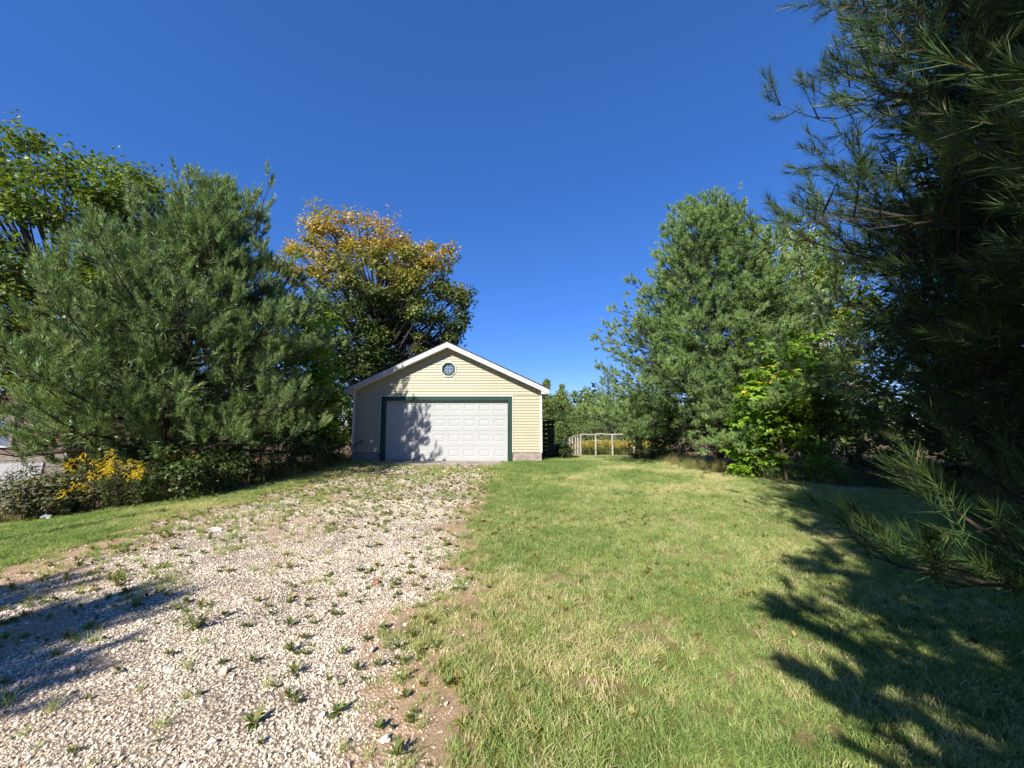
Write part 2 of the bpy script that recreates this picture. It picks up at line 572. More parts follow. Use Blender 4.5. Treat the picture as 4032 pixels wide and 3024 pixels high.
z = WH0
ow = HW - 0.075
while z < roof_z(0) - 0.12:
    z1 = z + LAP
    def lim(zz):
        return min(ow, max(0.02, HW - (zz - EAVE_Z) / SL - 0.06)) if zz > EAVE_Z else ow
    lb, lt = lim(z), lim(z1)
    if z1 <= DZ + TW + 0.03:
        board(-lb, DX0 - TW - 0.028, -lt, DX0 - TW - 0.028, z, z1)
        board(DX1 + TW + 0.028, lb, DX1 + TW + 0.028, lt, z, z1)
    elif z < oct_c[1] + oct_r and z1 > oct_c[1] - oct_r:
        zz = np.clip(oct_c[1], z, z1)
        dzc = abs(zz - oct_c[1])
        hw = min(oct_r, oct_r * 1.414 - dzc) * 0.97
        board(-lb, oct_c[0] - hw, -lt, oct_c[0] - hw, z, z1)
        board(oct_c[0] + hw, lb, oct_c[0] + hw, lt, z, z1)
    else:
        zb = max(z, DZ + TW + 0.03) if z < DZ + TW + 0.03 else z
        board(-lb, lb, -lt, lt, zb, z1)
    z = z1
for sx in (-1, 1):
    b = MB()
    b.box(min(sx * (HW - 0.07), sx * (HW + 0.012)), max(sx * (HW - 0.07), sx * (HW + 0.012)), -0.012, 0.028, WH0 - 0.02, EAVE_Z - 0.04)
    b.box(min(sx * (HW - 0.018), sx * (HW + 0.012)), max(sx * (HW - 0.018), sx * (HW + 0.012)), 0.0285, 0.1, WH0 - 0.02, EAVE_Z - 0.04)
    b.build('corner_trim', M['trimw'], garage)
# side siding: laps along the length
for sx in (-1, 1):
    z = WH0
    while z < EAVE_Z - LAP:
        b = MB()
        xo, xi = sx * (HW + 0.006), sx * (HW - 0.018)
        b.box(min(xo, xi), max(xo, xi), 0.103, DEPTH, z, z + LAP * 0.93)
        b.build('siding_board', M['siding'], wall)
        z += LAP

# foundation of blocks
fos = []
for q4 in ((-HW + 0.03, DX0 - TW - 0.01, 0.025, 0.19, -0.3), (DX1 + TW + 0.01, HW - 0.03, 0.025, 0.19, -0.3), (-HW + 0.03, -HW + 0.2, 0.2, DEPTH, -0.9), (HW - 0.2, HW - 0.03, 0.2, DEPTH, -0.9)):
    found = MB(); found.box(*q4, WH0 - 0.015)
    fos.append(found.build('foundation', M['mortar'], garage))
fo = fos[0]
for a, bb in ((-HW + 0.01, DX0 - TW - 0.005), (DX1 + TW + 0.005, HW - 0.01)):
    for row in range(3):
        z0 = -0.2 + row * 0.185
        off = 0.2 if row % 2 else 0.0
        x = a - off
        while x < bb - 0.03:
            x0, x1 = max(x, a), min(x + 0.39, bb)
            if x1 - x0 > 0.05:
                b = MB()
                b.box(x0, x1, 0.012 + 0.005 * rng.random(), 0.03, z0, z0 + 0.173)
                b.build('concrete_block', M['block'], fo)
            x += 0.402

# door frame, door sections with raised panels
for nm, a in (('door_trim', (DX0 - TW, DX0, -0.03, 0.06, -0.02, DZ)), ('door_trim', (DX1, DX1 + TW, -0.03, 0.06, -0.02, DZ)), ('door_trim', (DX0 - TW, DX1 + TW, -0.032, 0.06, DZ + 0.001, DZ + TW))):
    b = MB(); b.box(*a); b.build(nm, M['green'], garage)
for a in ((DX0 - TW - 0.026, DX0 - TW - 0.001, -0.02, 0.03, WH0 - 0.02, DZ + TW + 0.026), (DX1 + TW + 0.001, DX1 + TW + 0.026, -0.02, 0.03, WH0 - 0.02, DZ + TW + 0.026), (DX0 - TW, DX1 + TW, -0.02, 0.03, DZ + TW + 0.001, DZ + TW + 0.026)):
    b = MB(); b.box(*a); b.build('siding_channel', M['trimw'], garage)
SEC = 4
sh = (DZ - 0.005) / SEC


def raised_panel(cx, z0, z1, hw, y):
    b = MB()
    o = [(-hw, z0), (hw, z0), (hw, z1), (-hw, z1)]
    rings = []
    for ins, yy in ((0, y), (0.022, y + 0.011), (0.04, y + 0.011), (0.066, y + 0.002)):
        rings.append([(cx + math.copysign(abs(px) - ins, px), yy, pz + (ins if k < 2 else -ins)) for k, (px, pz) in enumerate(o)])
    Vp = [p for r in rings for p in r]
    F = []
    for r in range(3):
        for k in range(4):
            k2 = (k + 1) % 4
            F += [(r * 4 + k, r * 4 + k2, r * 4 + 4 + k2), (r * 4 + k, r * 4 + 4 + k2, r * 4 + 4 + k)]
    F += [(12, 13, 14), (12, 14, 15)]
    b.add(Vp, F)
    return b


for r in range(SEC):
    z0 = 0.006 + r * sh + 0.003
    z1 = z0 + sh - 0.006
    y = 0.10
    sec = MB()
    pw = (DX1 - DX0 - 0.06) / 8
    hw = 0.222
    pz0, pz1 = z0 + 0.15, z1 - 0.15
    # stiles and rails round the raised panels
    sec.box(DX0 + 0.012, DX1 - 0.012, y, y + 0.04, z0, pz0)
    sec.box(DX0 + 0.012, DX1 - 0.012, y, y + 0.04, pz1, z1)
    xprev = DX0 + 0.012
    for k in range(8):
        cx = DX0 + 0.03 + pw * (k + 0.5)
        sec.box(xprev, cx - hw, y, y + 0.04, pz0 + 0.0002, pz1 - 0.0002)
        xprev = cx + hw
    sec.box(xprev, DX1 - 0.012, y, y + 0.04, pz0 + 0.0002, pz1 - 0.0002)
    sec.box(DX0 + 0.012, DX1 - 0.012, y + 0.041, y + 0.05, z0, z1)
    so = sec.build('door_section', M['door'], garage)
    for k in range(8):
        cx = DX0 + 0.03 + pw * (k + 0.5)
        raised_panel(cx, pz0, pz1, hw, y).build('raised_panel', M['door'], so)
b = MB(); b.box(DX0 + 0.005, DX1 - 0.005, 0.088, 0.16, -0.02, 0.0055); b.build('bottom_seal', M['shingle'], garage)

# octagonal window
win = thing('window', None, None)
del_keys = [k for k in ('label', 'category') if k in win.keys()]
win.parent = garage
win.location = (oct_c[0], 0, oct_c[1])


def octo(r):
    return [(r * math.cos(PI / 8 + k * PI / 4) / math.cos(PI / 8), r * math.sin(PI / 8 + k * PI / 4) / math.cos(PI / 8)) for k in range(8)]


def ring(r0, r1, y0, y1):
    b = MB()
    A, B = octo(r0), octo(r1)
    Vr = [(x, y0, z) for x, z in A] + [(x, y0, z) for x, z in B] + [(x, y1, z) for x, z in A] + [(x, y1, z) for x, z in B]
    F = []
    for k in range(8):
        k2 = (k + 1) % 8
        for a, bq, c, d in ((k, k2, 8 + k2, 8 + k), (16 + k, 24 + k, 24 + k2, 16 + k2), (k, 16 + k, 16 + k2, k2), (8 + k, 8 + k2, 24 + k2, 24 + k)):
            F += [(a, bq, c), (a, c, d)]
    b.add(Vr, F)
    return b


ring(0.262, 0.295, -0.025, 0.03).build('surround', M['trimw'], win)
ring(0.205, 0.261, -0.035, 0.05).build('frame', M['green'], win)
ring(0.188, 0.204, -0.005, 0.05).build('sash', M['frame_grey'], win)
b = MB()
A = octo(0.19)
b.add([(x, 0.024, z) for x, z in A], [(0, k, k + 1) for k in range(1, 7)])
b.build('pane', M['glass'], win)
for u in (-0.062, 0.062):
    b = MB(); b.box(u - 0.004, u + 0.004, 0.012, 0.022, -0.188, 0.188); b.build('muntin', M['white'], win)
    b = MB(); b.box(-0.188, 0.188, 0.014, 0.0235, u - 0.004, u + 0.004); b.build('muntin', M['white'], win)

# roof: two slopes of shingles, fascia, soffit
OX = HW + OVS
for sx in (-1, 1):
    b = MB()
    y0, y1 = -OVF - 0.012, DEPTH + OVF
    zE, zP = EAVE_Z - OVS * SL + 0.10, EAVE_Z + HW * SL + 0.10
    th = 0.035
    P = [(0, zP), (sx * (OX + 0.02), zE - 0.02 * SL)]
    Vr = [(P[0][0], y0, P[0][1]), (P[1][0], y0, P[1][1]), (P[0][0], y1, P[0][1]), (P[1][0], y1, P[1][1])]
    Vr = Vr + [(x, y, zz + th) for x, y, zz in Vr]
    b.hexa(Vr)
    ro = b.build('roof_slope', M['shingle'], garage)
    n = 16
    for k in range(n):      # shingle courses up the slope
        t0, t1 = k / n, (k + 1.06) / n
        c = MB()
        xa, xb = sx * (OX + 0.02) * (1 - t0), sx * (OX + 0.02) * (1 - min(t1, 1))
        za = zE - 0.02 * SL + (zP - zE) * t0 + th
        zb = zE - 0.02 * SL + (zP - zE) * min(t1, 1) + th
        Vc = [(xa, y0 - 0.01, za + 0.001), (xb, y0 - 0.01, zb + 0.0005), (xa, y1, za + 0.001), (xb, y1, zb + 0.0005)]
        Vc += [(xa, y0 - 0.01, za + 0.014), (xb, y0 - 0.01, zb + 0.004), (xa, y1, za + 0.014), (xb, y1, zb + 0.004)]
        c.hexa(Vc)
        c.build('shingle_course', M['shingle'], ro)
    # rake fascia
    b = MB()
    fh = 0.205
    Vf = []
    for y in (-OVF - 0.004, -OVF + 0.02):
        Vf += [(0, y, zP - fh - 0.002), (sx * OX, y, zE - fh + 0.02), (0, y, zP - 0.002), (sx * OX, y, zE - 0.002)]
    b.hexa(Vf)
    b.build('fascia', M['white'], garage)
    # eave return box and side gutter board
    b = MB()
    a0, a1 = sorted((sx * (HW - 0.03), sx * (OX - 0.003)))
    b.box(a0, a1, -OVF + 0.0205, 0.0, zE - fh + 0.018, zE - 0.05)
    b.build('eave_return', M['white'], garage)
    b = MB()
    a0, a1 = sorted((sx * OX, sx * (OX + 0.018)))
    b.box(a0, a1, -OVF + 0.0, DEPTH + OVF, zE - fh + 0.024, zE - 0.03)
    b.build('eave_board', M['white'], garage)
    b = MB()
    a0, a1 = sorted((sx * (HW + 0.013), sx * (OX - 0.001)))
    b.box(a0, a1, 0.001, DEPTH, zE - fh + 0.03, zE - fh + 0.05)
    b.build('soffit', M['trimw'], garage)
    # rake soffit
    b = MB()
    Vs = []
    for y in (-OVF + 0.021, 0.0):
        Vs += [(0, y, zP - fh + 0.02), (sx * (HW - 0.035), y, EAVE_Z - fh + 0.155), (0, y, zP - fh + 0.04), (sx * (HW - 0.035), y, EAVE_Z - fh + 0.175)]
    b.hexa(Vs)
    b.build('soffit', M['trimw'], garage)

# concrete apron in front of the door
P = []
nxa, nya = 26, 7
for j in range(nya):
    for i in range(nxa):
        u, v_ = i / (nxa - 1), j / (nya - 1)
        x = GX - 2.6 + 5.0 * u
        y = 15.06 - v_ * (1.35 + 0.35 * math.sin(u * 9) * (u < 0.6) - 0.25 * (u > 0.85) + 0.12 * noise2(x, 0, 2, 91))
        P.append((x, y, 0.006 + 0.014 * (1 - v_) + (0.0 if v_ < 1 else -0.03) + gzf(x, y)))
F = []
for j in range(nya - 1):
    for i in range(nxa - 1):
        a = j * nxa + i
        F += [(a, a + nxa, a + nxa + 1), (a, a + nxa + 1, a + 1)]
b = MB(); b.add(P, F)
tag(b.build('concrete_apron', M['concrete'], smooth=True), 'worn concrete apron before the garage door', kind='structure')

# ------------------------------------------------------------------ foliage builders
def frames(d, r):
    """perpendicular pair to directions d"""
    a = nrm(np.cross(d, nrm(r.normal(size=d.shape))))
    return a, np.cross(d, a)


def needle_mesh(name, B, D, L, ns, nl, nw, m, parent, r, spread=(22, 62), old=0.04, stint=0.25, toff=0.0):
    """B bases, D directions, L lengths of shoots; ns needles on each"""
    k = len(B)
    rep = lambda a: np.repeat(a, ns, axis=0)
    t = r.random(k * ns) ** 0.75
    D2 = rep(D); P = rep(B) + D2 * (rep(L) * t)[:, None]
    A, C = frames(D, r)
    ph = r.random(k * ns) * 2 * PI
    rad = rep(A) * np.cos(ph)[:, None] + rep(C) * np.sin(ph)[:, None]
    th = np.radians(spread[1] - (spread[1] - spread[0]) * t ** 1.5 + r.normal(size=k * ns) * 9)
    nd = nrm(D2 * np.cos(th)[:, None] + rad * np.sin(th)[:, None] + np.array([0, 0, 0.06]))
    ln = nl * r.uniform(0.75, 1.15, k * ns)
    pe = nrm(np.cross(nd, nrm(r.normal(size=nd.shape)))) * (nw * 0.5)
    Vn = np.stack([P - pe, P + pe, P + nd * ln[:, None]], 1).reshape(-1, 3)
    Fn = np.arange(len(Vn)).reshape(-1, 3)
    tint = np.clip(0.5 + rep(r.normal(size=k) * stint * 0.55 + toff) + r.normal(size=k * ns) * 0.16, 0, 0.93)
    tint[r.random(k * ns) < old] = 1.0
    me = mesh_tri(name, Vn, Fn, tint)
    me.materials.append(m)
    return obj(name, me, parent)


def pine(label, base, H, R, seed, m, ns=60, nl=0.12, nw=0.005, z0=0.7, dz=0.42, nb=6, prof=None, lo=-8, hi=52, curve=0.22, spacing=0.26,
         shoot=0.2, sp_sh=0.15, extra=(), group='pine trees around the yard', lean=(0, 0), upness=0.35, keep=None, s0=0.28, trunk_r=None, name='pine_tree', ragged=0.25, bratio=0.5, sec=1.0, tuft=0.45, spread=(16, 52), thick=0.12, br=1.0, clump=0.0, clump_f=1.5, core=0, ex_side=1.0):
    r = np.random.default_rng(seed)
    root = thing(name, label, 'tree', (base[0], base[1], gzf(*base)), 0, group)
    tr = MB()
    n = 12
    hs = np.linspace(-0.15, H, n)
    wob = np.cumsum(r.normal(size=(n, 2)) * 0.03, 0)
    ax = lambda h: np.array([np.interp(h, hs, wob[:, 0]) + lean[0] * h / H, np.interp(h, hs, wob[:, 1]) + lean[1] * h / H, h])
    tr_r = trunk_r or H * 0.018
    tr.tube([ax(h) for h in hs], tr_r * (1 - hs / H) ** 0.8 + 0.012, 8)
    B, D, L, T = [], [], [], []
    prof = prof or (lambda t: (1 - t) ** 0.75)
    up = np.array([0, 0, 1.0])

    def do_branch(Pth, rl, t, sc=1.0):
        ns_ = len(Pth)
        s = np.linspace(0, 1, ns_)
        tr.tube(Pth, ((0.010 + 0.008 * rl) * (1 - s) + 0.004) * br, 4, cap=False)
        at = lambda u: np.array([np.interp(u, s, Pth[:, c]) for c in range(3)])
        nbl = max(3, int(rl * (1 - s0) / spacing))
        side = 1
        for k in range(nbl):
            u = s0 + (1 - s0) * (k + r.random()) / nbl
            p = at(u); tg = nrm(at(min(u + 0.05, 1)) - at(max(u - 0.05, 0)))
            lat = nrm(np.cross(tg, up)) * side
            side = -side
            bl = (1 - u) * rl * bratio * sc * r.uniform(0.6, 1.1) + r.uniform(0.12, 0.3)
            bd = nrm(tg * 0.7 + lat * r.uniform(0.5, 0.95) + up * (upness * 0.5 * r.uniform(0, 1.4) + r.normal() * thick) + r.normal(size=3) * 0.12)
            e = p + bd * bl
            tr.tube([p, p + bd * bl * 0.5 + up * 0.0, e], [0.009, 0.007, 0.004], 3, cap=False)
            nsx = max(2, int(round(bl / sp_sh * sec)))
            for q_ in range(nsx):
                v = 1 - (1 - tuft) * r.random()
                l2 = nrm(np.cross(bd, up)) * r.choice((-1, 1))
                sdv = nrm(bd * 0.6 + l2 * r.uniform(0.0, 0.7) + up * upness * r.uniform(0.4, 1.6) + r.normal(size=3) * 0.25)
                B.append(p + bd * bl * v); D.append(sdv); L.append(shoot * r.uniform(0.7, 1.3)); T.append(u)
            B.append(e); D.append(nrm(bd * 0.7 + up * upness * r.uniform(0.5, 1.5))); L.append(shoot * r.uniform(0.9, 1.4)); T.append(u + 0.2)
        tg = nrm(Pth[-1] - Pth[-2])
        for _ in range(3):
            B.append(Pth[-1]); D.append(nrm(tg + up * upness * r.uniform(0.3, 1.5) + r.normal(size=3) * 0.25)); L.append(shoot * r.uniform(1.0, 1.4)); T.append(1.2)

    h = z0
    while h < H - 0.25:
        t = (h - z0) / (H - z0)
        k0 = nb if t < 0.85 else max(3, nb - 2)
        ph0 = r.random() * 2 * PI
        for k in range(k0):
            ph = ph0 + k * 2 * PI / k0 + r.normal() * 0.25
            rl = max(0.3, R * prof(t) * r.uniform(1 - ragged, 1 + ragged * 0.45))
            d = np.array([math.cos(ph), math.sin(ph), 0])
            if keep is not None and not keep(d, h, rl):
                continue
            el = math.tan(R_(lo + (hi - lo) * t ** 1.3 + r.normal() * 6))
            s = np.linspace(0, 1, 7)
            c = curve * r.uniform(0.6, 1.3)
            shrink = 1 / math.sqrt(1 + (el + c * 0.5) ** 2)
            hh = h + r.normal() * dz * 0.4
            Pth = ax(max(hh, 0.1))[None] + d[None] * (rl * shrink * s)[:, None] + up[None] * (rl * shrink * (el * s + c * s * s))[:, None]
            Pth[1:-1] += r.normal(size=(5, 3)) * 0.022 * rl
            do_branch(Pth, rl, t)
        h += dz * r.uniform(0.8, 1.2) * (1 - 0.25 * t)
    for hh, end, sag in extra:
        a = ax(hh); e = np.array(end, float) - np.array([base[0], base[1], gzf(*base)])
        s = np.linspace(0, 1, 8)
        Pth = a + (e - a) * s[:, None]
        Pth[:, 2] += -sag * np.sin(PI * s)
        Pth[1:-1] += r.normal(size=(6, 3)) * 0.05
        do_branch(Pth, float(np.linalg.norm(e - a)), 0.3, ex_side)
    for k in range(5):
        B.append(ax(H - 0.1 * k)); D.append(nrm(up + r.normal(size=3) * 0.3 * (k > 0))); L.append(shoot * 1.4); T.append(1.2)
    B, D, L, T = np.array(B), np.array(D), np.array(L), np.array(T)
    if clump:
        f = clump_f
        q3 = noise2(B[:, 0] + 0.37 * B[:, 2], B[:, 1] - 0.29 * B[:, 2], f, seed) * 0.5 + noise2(B[:, 0] - B[:, 1], B[:, 2] * 1.3, f, seed + 7) * 0.5
        kp = r.random(len(B)) < 1 - clump * (1 - sstep(0.38, 0.58, q3))
        B, D, L, T = B[kp], D[kp], L[kp], T[kp]
    # the thin axis of every shoot
    tw = MB()
    A, C = frames(D, r)
    wv = 0.0035
    Vt = np.stack([B - A * wv, B + A * wv, B + D * L[:, None]], 1).reshape(-1, 3)
    tw.add(Vt, np.arange(len(Vt)).reshape(-1, 3))
    tr.v += tw.v; tr.f += [f + tr.n for f in tw.f]; tr.t += tw.t; tr.n += tw.n
    tr.build('trunk', M['bark'], root)
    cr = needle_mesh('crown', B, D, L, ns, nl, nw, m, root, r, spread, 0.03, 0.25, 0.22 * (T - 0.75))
    if core:        # old shaded foliage close to the stem
        hh = r.uniform(z0, H * 0.9, core)
        tt = (hh - z0) / (H - z0)
        rr_ = np.array([prof(t) for t in tt]) * R * np.sqrt(r.random(core)) * 0.55
        ph = r.random(core) * 2 * PI
        Bc = np.stack([np.interp(hh, hs, wob[:, 0]) + lean[0] * hh / H + rr_ * np.cos(ph), np.interp(hh, hs, wob[:, 1]) + lean[1] * hh / H + rr_ * np.sin(ph), hh + rr_ * 0.25], 1)
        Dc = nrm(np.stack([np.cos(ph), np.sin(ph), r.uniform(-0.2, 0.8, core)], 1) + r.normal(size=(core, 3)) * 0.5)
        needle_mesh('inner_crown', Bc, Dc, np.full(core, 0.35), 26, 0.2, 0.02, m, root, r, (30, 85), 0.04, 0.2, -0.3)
    return root, len(B)


LEAF4 = (np.array([(0, 0, 0), (-0.42, 0.45, 0.1), (0.42, 0.45, 0.1), (0, 1.0, -0.08)]), np.array([(0, 2, 1), (1, 2, 3)]))
LEAFL = (np.array([(0, 0, 0), (-0.14, 0.45, 0.04), (0.14, 0.45, 0.04), (0, 1.0, -0.12)]), np.array([(0, 2, 1), (1, 2, 3)]))
LEAFM = (np.array([(0, 0, 0.0), (-0.36, 0.02, 0.02), (-0.3, 0.3, 0.05), (-0.62, 0.5, -0.02), (-0.25, 0.6, 0.06), (0, 1.0, -0.1), (0.25, 0.6, 0.06), (0.62, 0.5, -0.02), (0.3, 0.3, 0.05), (0.36, 0.02, 0.02), (0, 0.4, 0.0)]),
         np.array([(10, k + 1, k) for k in range(9)] + [(10, 0, 9)]))
LEAFH = (np.array([(0, 0, 0), (-0.45, 0.2, 0.08), (-0.42, 0.6, 0.08), (0, 1.05, -0.12), (0.42, 0.6, 0.08), (0.45, 0.2, 0.08), (0, 0.45, 0)]),
         np.array([(6, 1, 0), (6, 2, 1), (6, 3, 2), (6, 4, 3), (6, 5, 4), (6, 0, 5)]))


def leaves(mb, P, N, T, size, tmpl, tint):
    """leaf copies: at P, facing N, pointing along T"""
    N = nrm(N); T = nrm(T - N * np.sum(T * N, 1, keepdims=True)); Sx = np.cross(T, N)
    TV, TF = tmpl
    s = size[:, None, None]
    Vv = P[:, None] + s * (TV[None, :, 0:1] * Sx[:, None] + TV[None, :, 1:2] * T[:, None] + TV[None, :, 2:3] * N[:, None])
    k, nv = len(P), len(TV)
    Ff = (np.arange(k)[:, None, None] * nv + TF[None]).reshape(-1, 3)
    mb.add(Vv.reshape(-1, 3), Ff, np.repeat(tint, len(TF)))


def cluster_leaves(mb, C, rad, n, size, tmpl, r, tint_fn, flat=0.6, nup=0.8):
    """leaves on the shells of clusters; C centres, rad radii"""
    k = len(C)
    d = nrm(r.normal(size=(k * n, 3)))
    d[:, 2] = d[:, 2] * flat + 0.12
    q = r.random(k * n) ** 0.45
    P = np.repeat(C, n, 0) + d * (np.repeat(rad, n) * q)[:, None]
    N = d * 0.55 + np.array([0, 0, nup]) + r.normal(size=d.shape) * 0.45
    T = d + np.array([0, 0, -0.5]) + r.normal(size=d.shape) * 0.5
    leaves(mb, P, N, T, size * r.uniform(0.6, 1.2, k * n), tmpl, tint_fn(P, r))


def ell_clusters(c, rr, n, rc, r, lo=0.5, bottom=-1.0, lump=0.18, seed=0):
    d = nrm(r.normal(size=(n * 3, 3)))
    d = d[d[:, 2] > bottom][:n]
    q = lo + (1 - lo) * r.random(len(d)) ** 0.6
    q = q * (1 + lump * np.sin(d[:, 0] * 5 + seed) * np.cos(d[:, 2] * 4 + d[:, 1] * 5 + seed))
    return np.array(c) + d * q[:, None] * np.array(rr), rc * r.uniform(0.65, 1.25, len(d))


def rnd_tint(mu, sg):
    return lambda P, r: np.clip(mu + r.normal(size=len(P)) * sg + (noise2(P[:, 0] + P[:, 2], P[:, 1] + P[:, 2], 1.1, 5) - 0.5) * 0.3, 0, 1)


def broadleaf(name, label, cat, base, C, rad, n, size, tmpl, m, seed, tint_fn, trunk_r=0.16, trunk_top=None, bark='bark2', group=None, flat=0.6, limbs=True, stems=1, nup=0.8, limb_r=None, spray=0.0):
    r = np.random.default_rng(seed)
    b0 = np.array([base[0], base[1], gzf(*base)])
    root = thing(name, label, cat, b0, 0, group)
    C = C - b0
    mb = MB()
    cluster_leaves(mb, C, rad, n, size, tmpl, r, tint_fn, flat, nup)
    if spray:
        # loose sprigs that break the outline
        k = int(len(C) * spray)
        idx = r.integers(0, len(C), k)
        cm = C.mean(0)
        d = nrm(nrm(C[idx] - cm) + r.normal(size=(k, 3)) * 0.5 + np.array([0, 0, 0.25]))
        for q in range(5):
            P = C[idx] + d * (rad[idx] * (0.85 + 0.1 * q))[:, None] + r.normal(size=(k, 3)) * 0.08
            leaves(mb, P, r.normal(size=(k, 3)) * 0.5 + np.array([0, 0, 0.7]), d + r.normal(size=(k, 3)) * 0.6, size * r.uniform(0.6, 1.0, k), tmpl, tint_fn(P, r))
    mb.build('crown', m, root)
    tb = MB()
    top = trunk_top or C[:, 2].mean()
    lr = limb_r or trunk_r * 0.3
    for s_ in range(stems):
        off = r.normal(size=2) * (0.25 if stems > 1 else 0.0)
        cc = C.mean(0)
        hs = np.linspace(-0.1, top, 7)
        f = np.clip(hs / top, 0, 1)
        ax = np.stack([off[0] + cc[0] * f * 0.8 + r.normal(size=7) * 0.04 * top * 0.2, off[1] + cc[1] * f * 0.8 + r.normal(size=7) * 0.04 * top * 0.2, hs], 1)
        tb.tube(ax, trunk_r * (1 - 0.75 * f) + 0.004, 7)
        if limbs:
            for c in C[s_::stems]:
                ha = np.clip(c[2] - np.linalg.norm(c[:2] - cc[:2]) * r.uniform(0.5, 1.0), top * 0.2, top * 0.98)
                a = np.array([np.interp(ha, hs, ax[:, 0]), np.interp(ha, hs, ax[:, 1]), ha])
                mid = (a + c) / 2 + np.array([0, 0, -0.08 * np.linalg.norm(c - a)]) + r.normal(size=3) * 0.06
                tb.tube([a, (a + mid) / 2 + r.normal(size=3) * 0.03, mid, (mid + c) / 2 + r.normal(size=3) * 0.04, c], np.array([1, 0.8, 0.6, 0.42, 0.2]) * lr, 4, cap=False)
    tb.build('trunk' if cat == 'tree' else 'stem', M[bark], root)
    return root


# ------------------------------------------------------------------ trees
# big long-needled pine beside the drive
pine('large bushy long needled pine rising over the shrub bank beside the drive', (-9.1, 10.2), 8.3, 4.3, 3, M['needle_a'], ns=64, nl=0.14, nw=0.0115,
     z0=0.8, dz=0.46, nb=7, prof=lambda t: (1 - t) ** 0.88 * (0.88 + 0.25 * min(1, t * 4)), lo=-4, hi=40, curve=0.4, lean=(0.9, 0), clump=0.75, clump_f=1.35, core=1500, spacing=0.145, shoot=0.27, sp_sh=0.19, upness=1.0, ragged=0.3, tuft=0.5, thick=0.35, s0=0.18,
     extra=[(4.2, (-6.6, 9.9, 7.9), 0.5), (4.0, (-5.9, 10.4, 6.0), 0.3), (1.5, (-6.4, 8.8, 1.2), 0.1), (2.6, (-5.4, 10.4, 3.6), 0.2), (1.5, (-10.6, 7.0, 1.0), 0.15), (2.0, (-12.3, 9.0, 1.4), 0.2), (1.8, (-13.0, 10.2, 2.1), 0.2)])
# near pine whose boughs hang into the picture
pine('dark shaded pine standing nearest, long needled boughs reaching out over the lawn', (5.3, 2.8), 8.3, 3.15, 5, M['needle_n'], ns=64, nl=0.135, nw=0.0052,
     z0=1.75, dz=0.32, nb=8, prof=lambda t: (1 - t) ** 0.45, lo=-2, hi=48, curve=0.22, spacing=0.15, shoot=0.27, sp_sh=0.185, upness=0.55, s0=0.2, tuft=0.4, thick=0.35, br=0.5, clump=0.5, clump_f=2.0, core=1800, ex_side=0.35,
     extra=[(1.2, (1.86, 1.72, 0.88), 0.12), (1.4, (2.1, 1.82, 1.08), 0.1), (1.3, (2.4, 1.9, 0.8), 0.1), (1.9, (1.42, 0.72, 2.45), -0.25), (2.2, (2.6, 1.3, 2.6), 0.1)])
# its neighbour behind the viewer, which shades it
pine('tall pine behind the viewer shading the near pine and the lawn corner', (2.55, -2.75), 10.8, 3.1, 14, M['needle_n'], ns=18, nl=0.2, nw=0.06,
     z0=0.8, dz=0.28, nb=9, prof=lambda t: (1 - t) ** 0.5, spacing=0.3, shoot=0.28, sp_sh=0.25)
# white pine on the far side of the lawn
pine('broad blue-green soft needled white pine standing at the lawn edge', (7.2, 13.6), 9.3, 5.0, 7, M['needle_w'], ns=36, nl=0.125, nw=0.019,
     z0=1.2, dz=0.33, nb=8, prof=lambda t: (1 - t) ** 0.6 * (0.88 + 0.12 * math.sin(t * 23)), lo=-6, hi=30, curve=0.16, spacing=0.155, shoot=0.17, sp_sh=0.155, upness=0.45, ragged=0.3, tuft=0.2, spread=(22, 70), thick=0.4, clump=0.85, clump_f=1.25, core=1600, s0=0.2, bratio=0.58, br=0.75)
# more pines in the dark grove behind the near one
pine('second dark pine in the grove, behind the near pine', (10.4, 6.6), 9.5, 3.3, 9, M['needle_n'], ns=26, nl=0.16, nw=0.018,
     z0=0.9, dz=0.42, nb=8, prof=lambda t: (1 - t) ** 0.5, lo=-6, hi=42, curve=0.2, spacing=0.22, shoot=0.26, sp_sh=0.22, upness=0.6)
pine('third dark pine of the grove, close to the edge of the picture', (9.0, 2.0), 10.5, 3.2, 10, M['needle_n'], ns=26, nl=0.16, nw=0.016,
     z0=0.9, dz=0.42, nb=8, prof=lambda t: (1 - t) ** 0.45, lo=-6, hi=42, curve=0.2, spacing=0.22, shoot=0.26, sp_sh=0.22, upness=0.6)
pine('slim blue-green pine beyond the post and rail enclosure', (9.8, 39.0), 8.0, 3.4, 12, M['needle_w'], ns=16, nl=0.16, nw=0.022,
     z0=0.5, dz=0.55, nb=7, lo=0, hi=40, curve=0.15, spacing=0.34, shoot=0.28, sp_sh=0.25, upness=0.45)
# slim pines behind the camera, known by the streaks of shadow they throw over the drive
for k, (x, y, h, rr) in enumerate([(-6.75, -3.0, 5.2, 0.5), (-6.2, -3.6, 4.9, 0.42), (-7.9, -2.6, 5.1, 0.5)]):
    pine(['slim young pine behind the viewer throwing the longest streak over the gravel', 'slim young pine behind the viewer, closest to the drive', 'slim young pine behind the viewer, farthest out from the drive'][k],
         (x, y), h, rr, 60 + k, M['needle_a'], ns=20, nl=0.14, nw=0.03, z0=0.6, dz=0.26, nb=6, prof=lambda t: (1 - t) ** 0.8, spacing=0.2, shoot=0.2, sp_sh=0.2, hi=60)


def g_tree(z0, z1, lo, hi, sg=0.14, red=0.0):
    def f(P, r):
        t = lo + (hi - lo) * sstep(z0, z1, P[:, 2])
        n = (noise2(P[:, 0] * 0.8 + P[:, 1], P[:, 2], 0.9, 15) - 0.5) * 0.45
        v = np.clip(t + n + r.normal(size=len(P)) * sg, 0, 0.96)
        if red:
            v[r.random(len(P)) < red] = 1.0
        return v
    return f


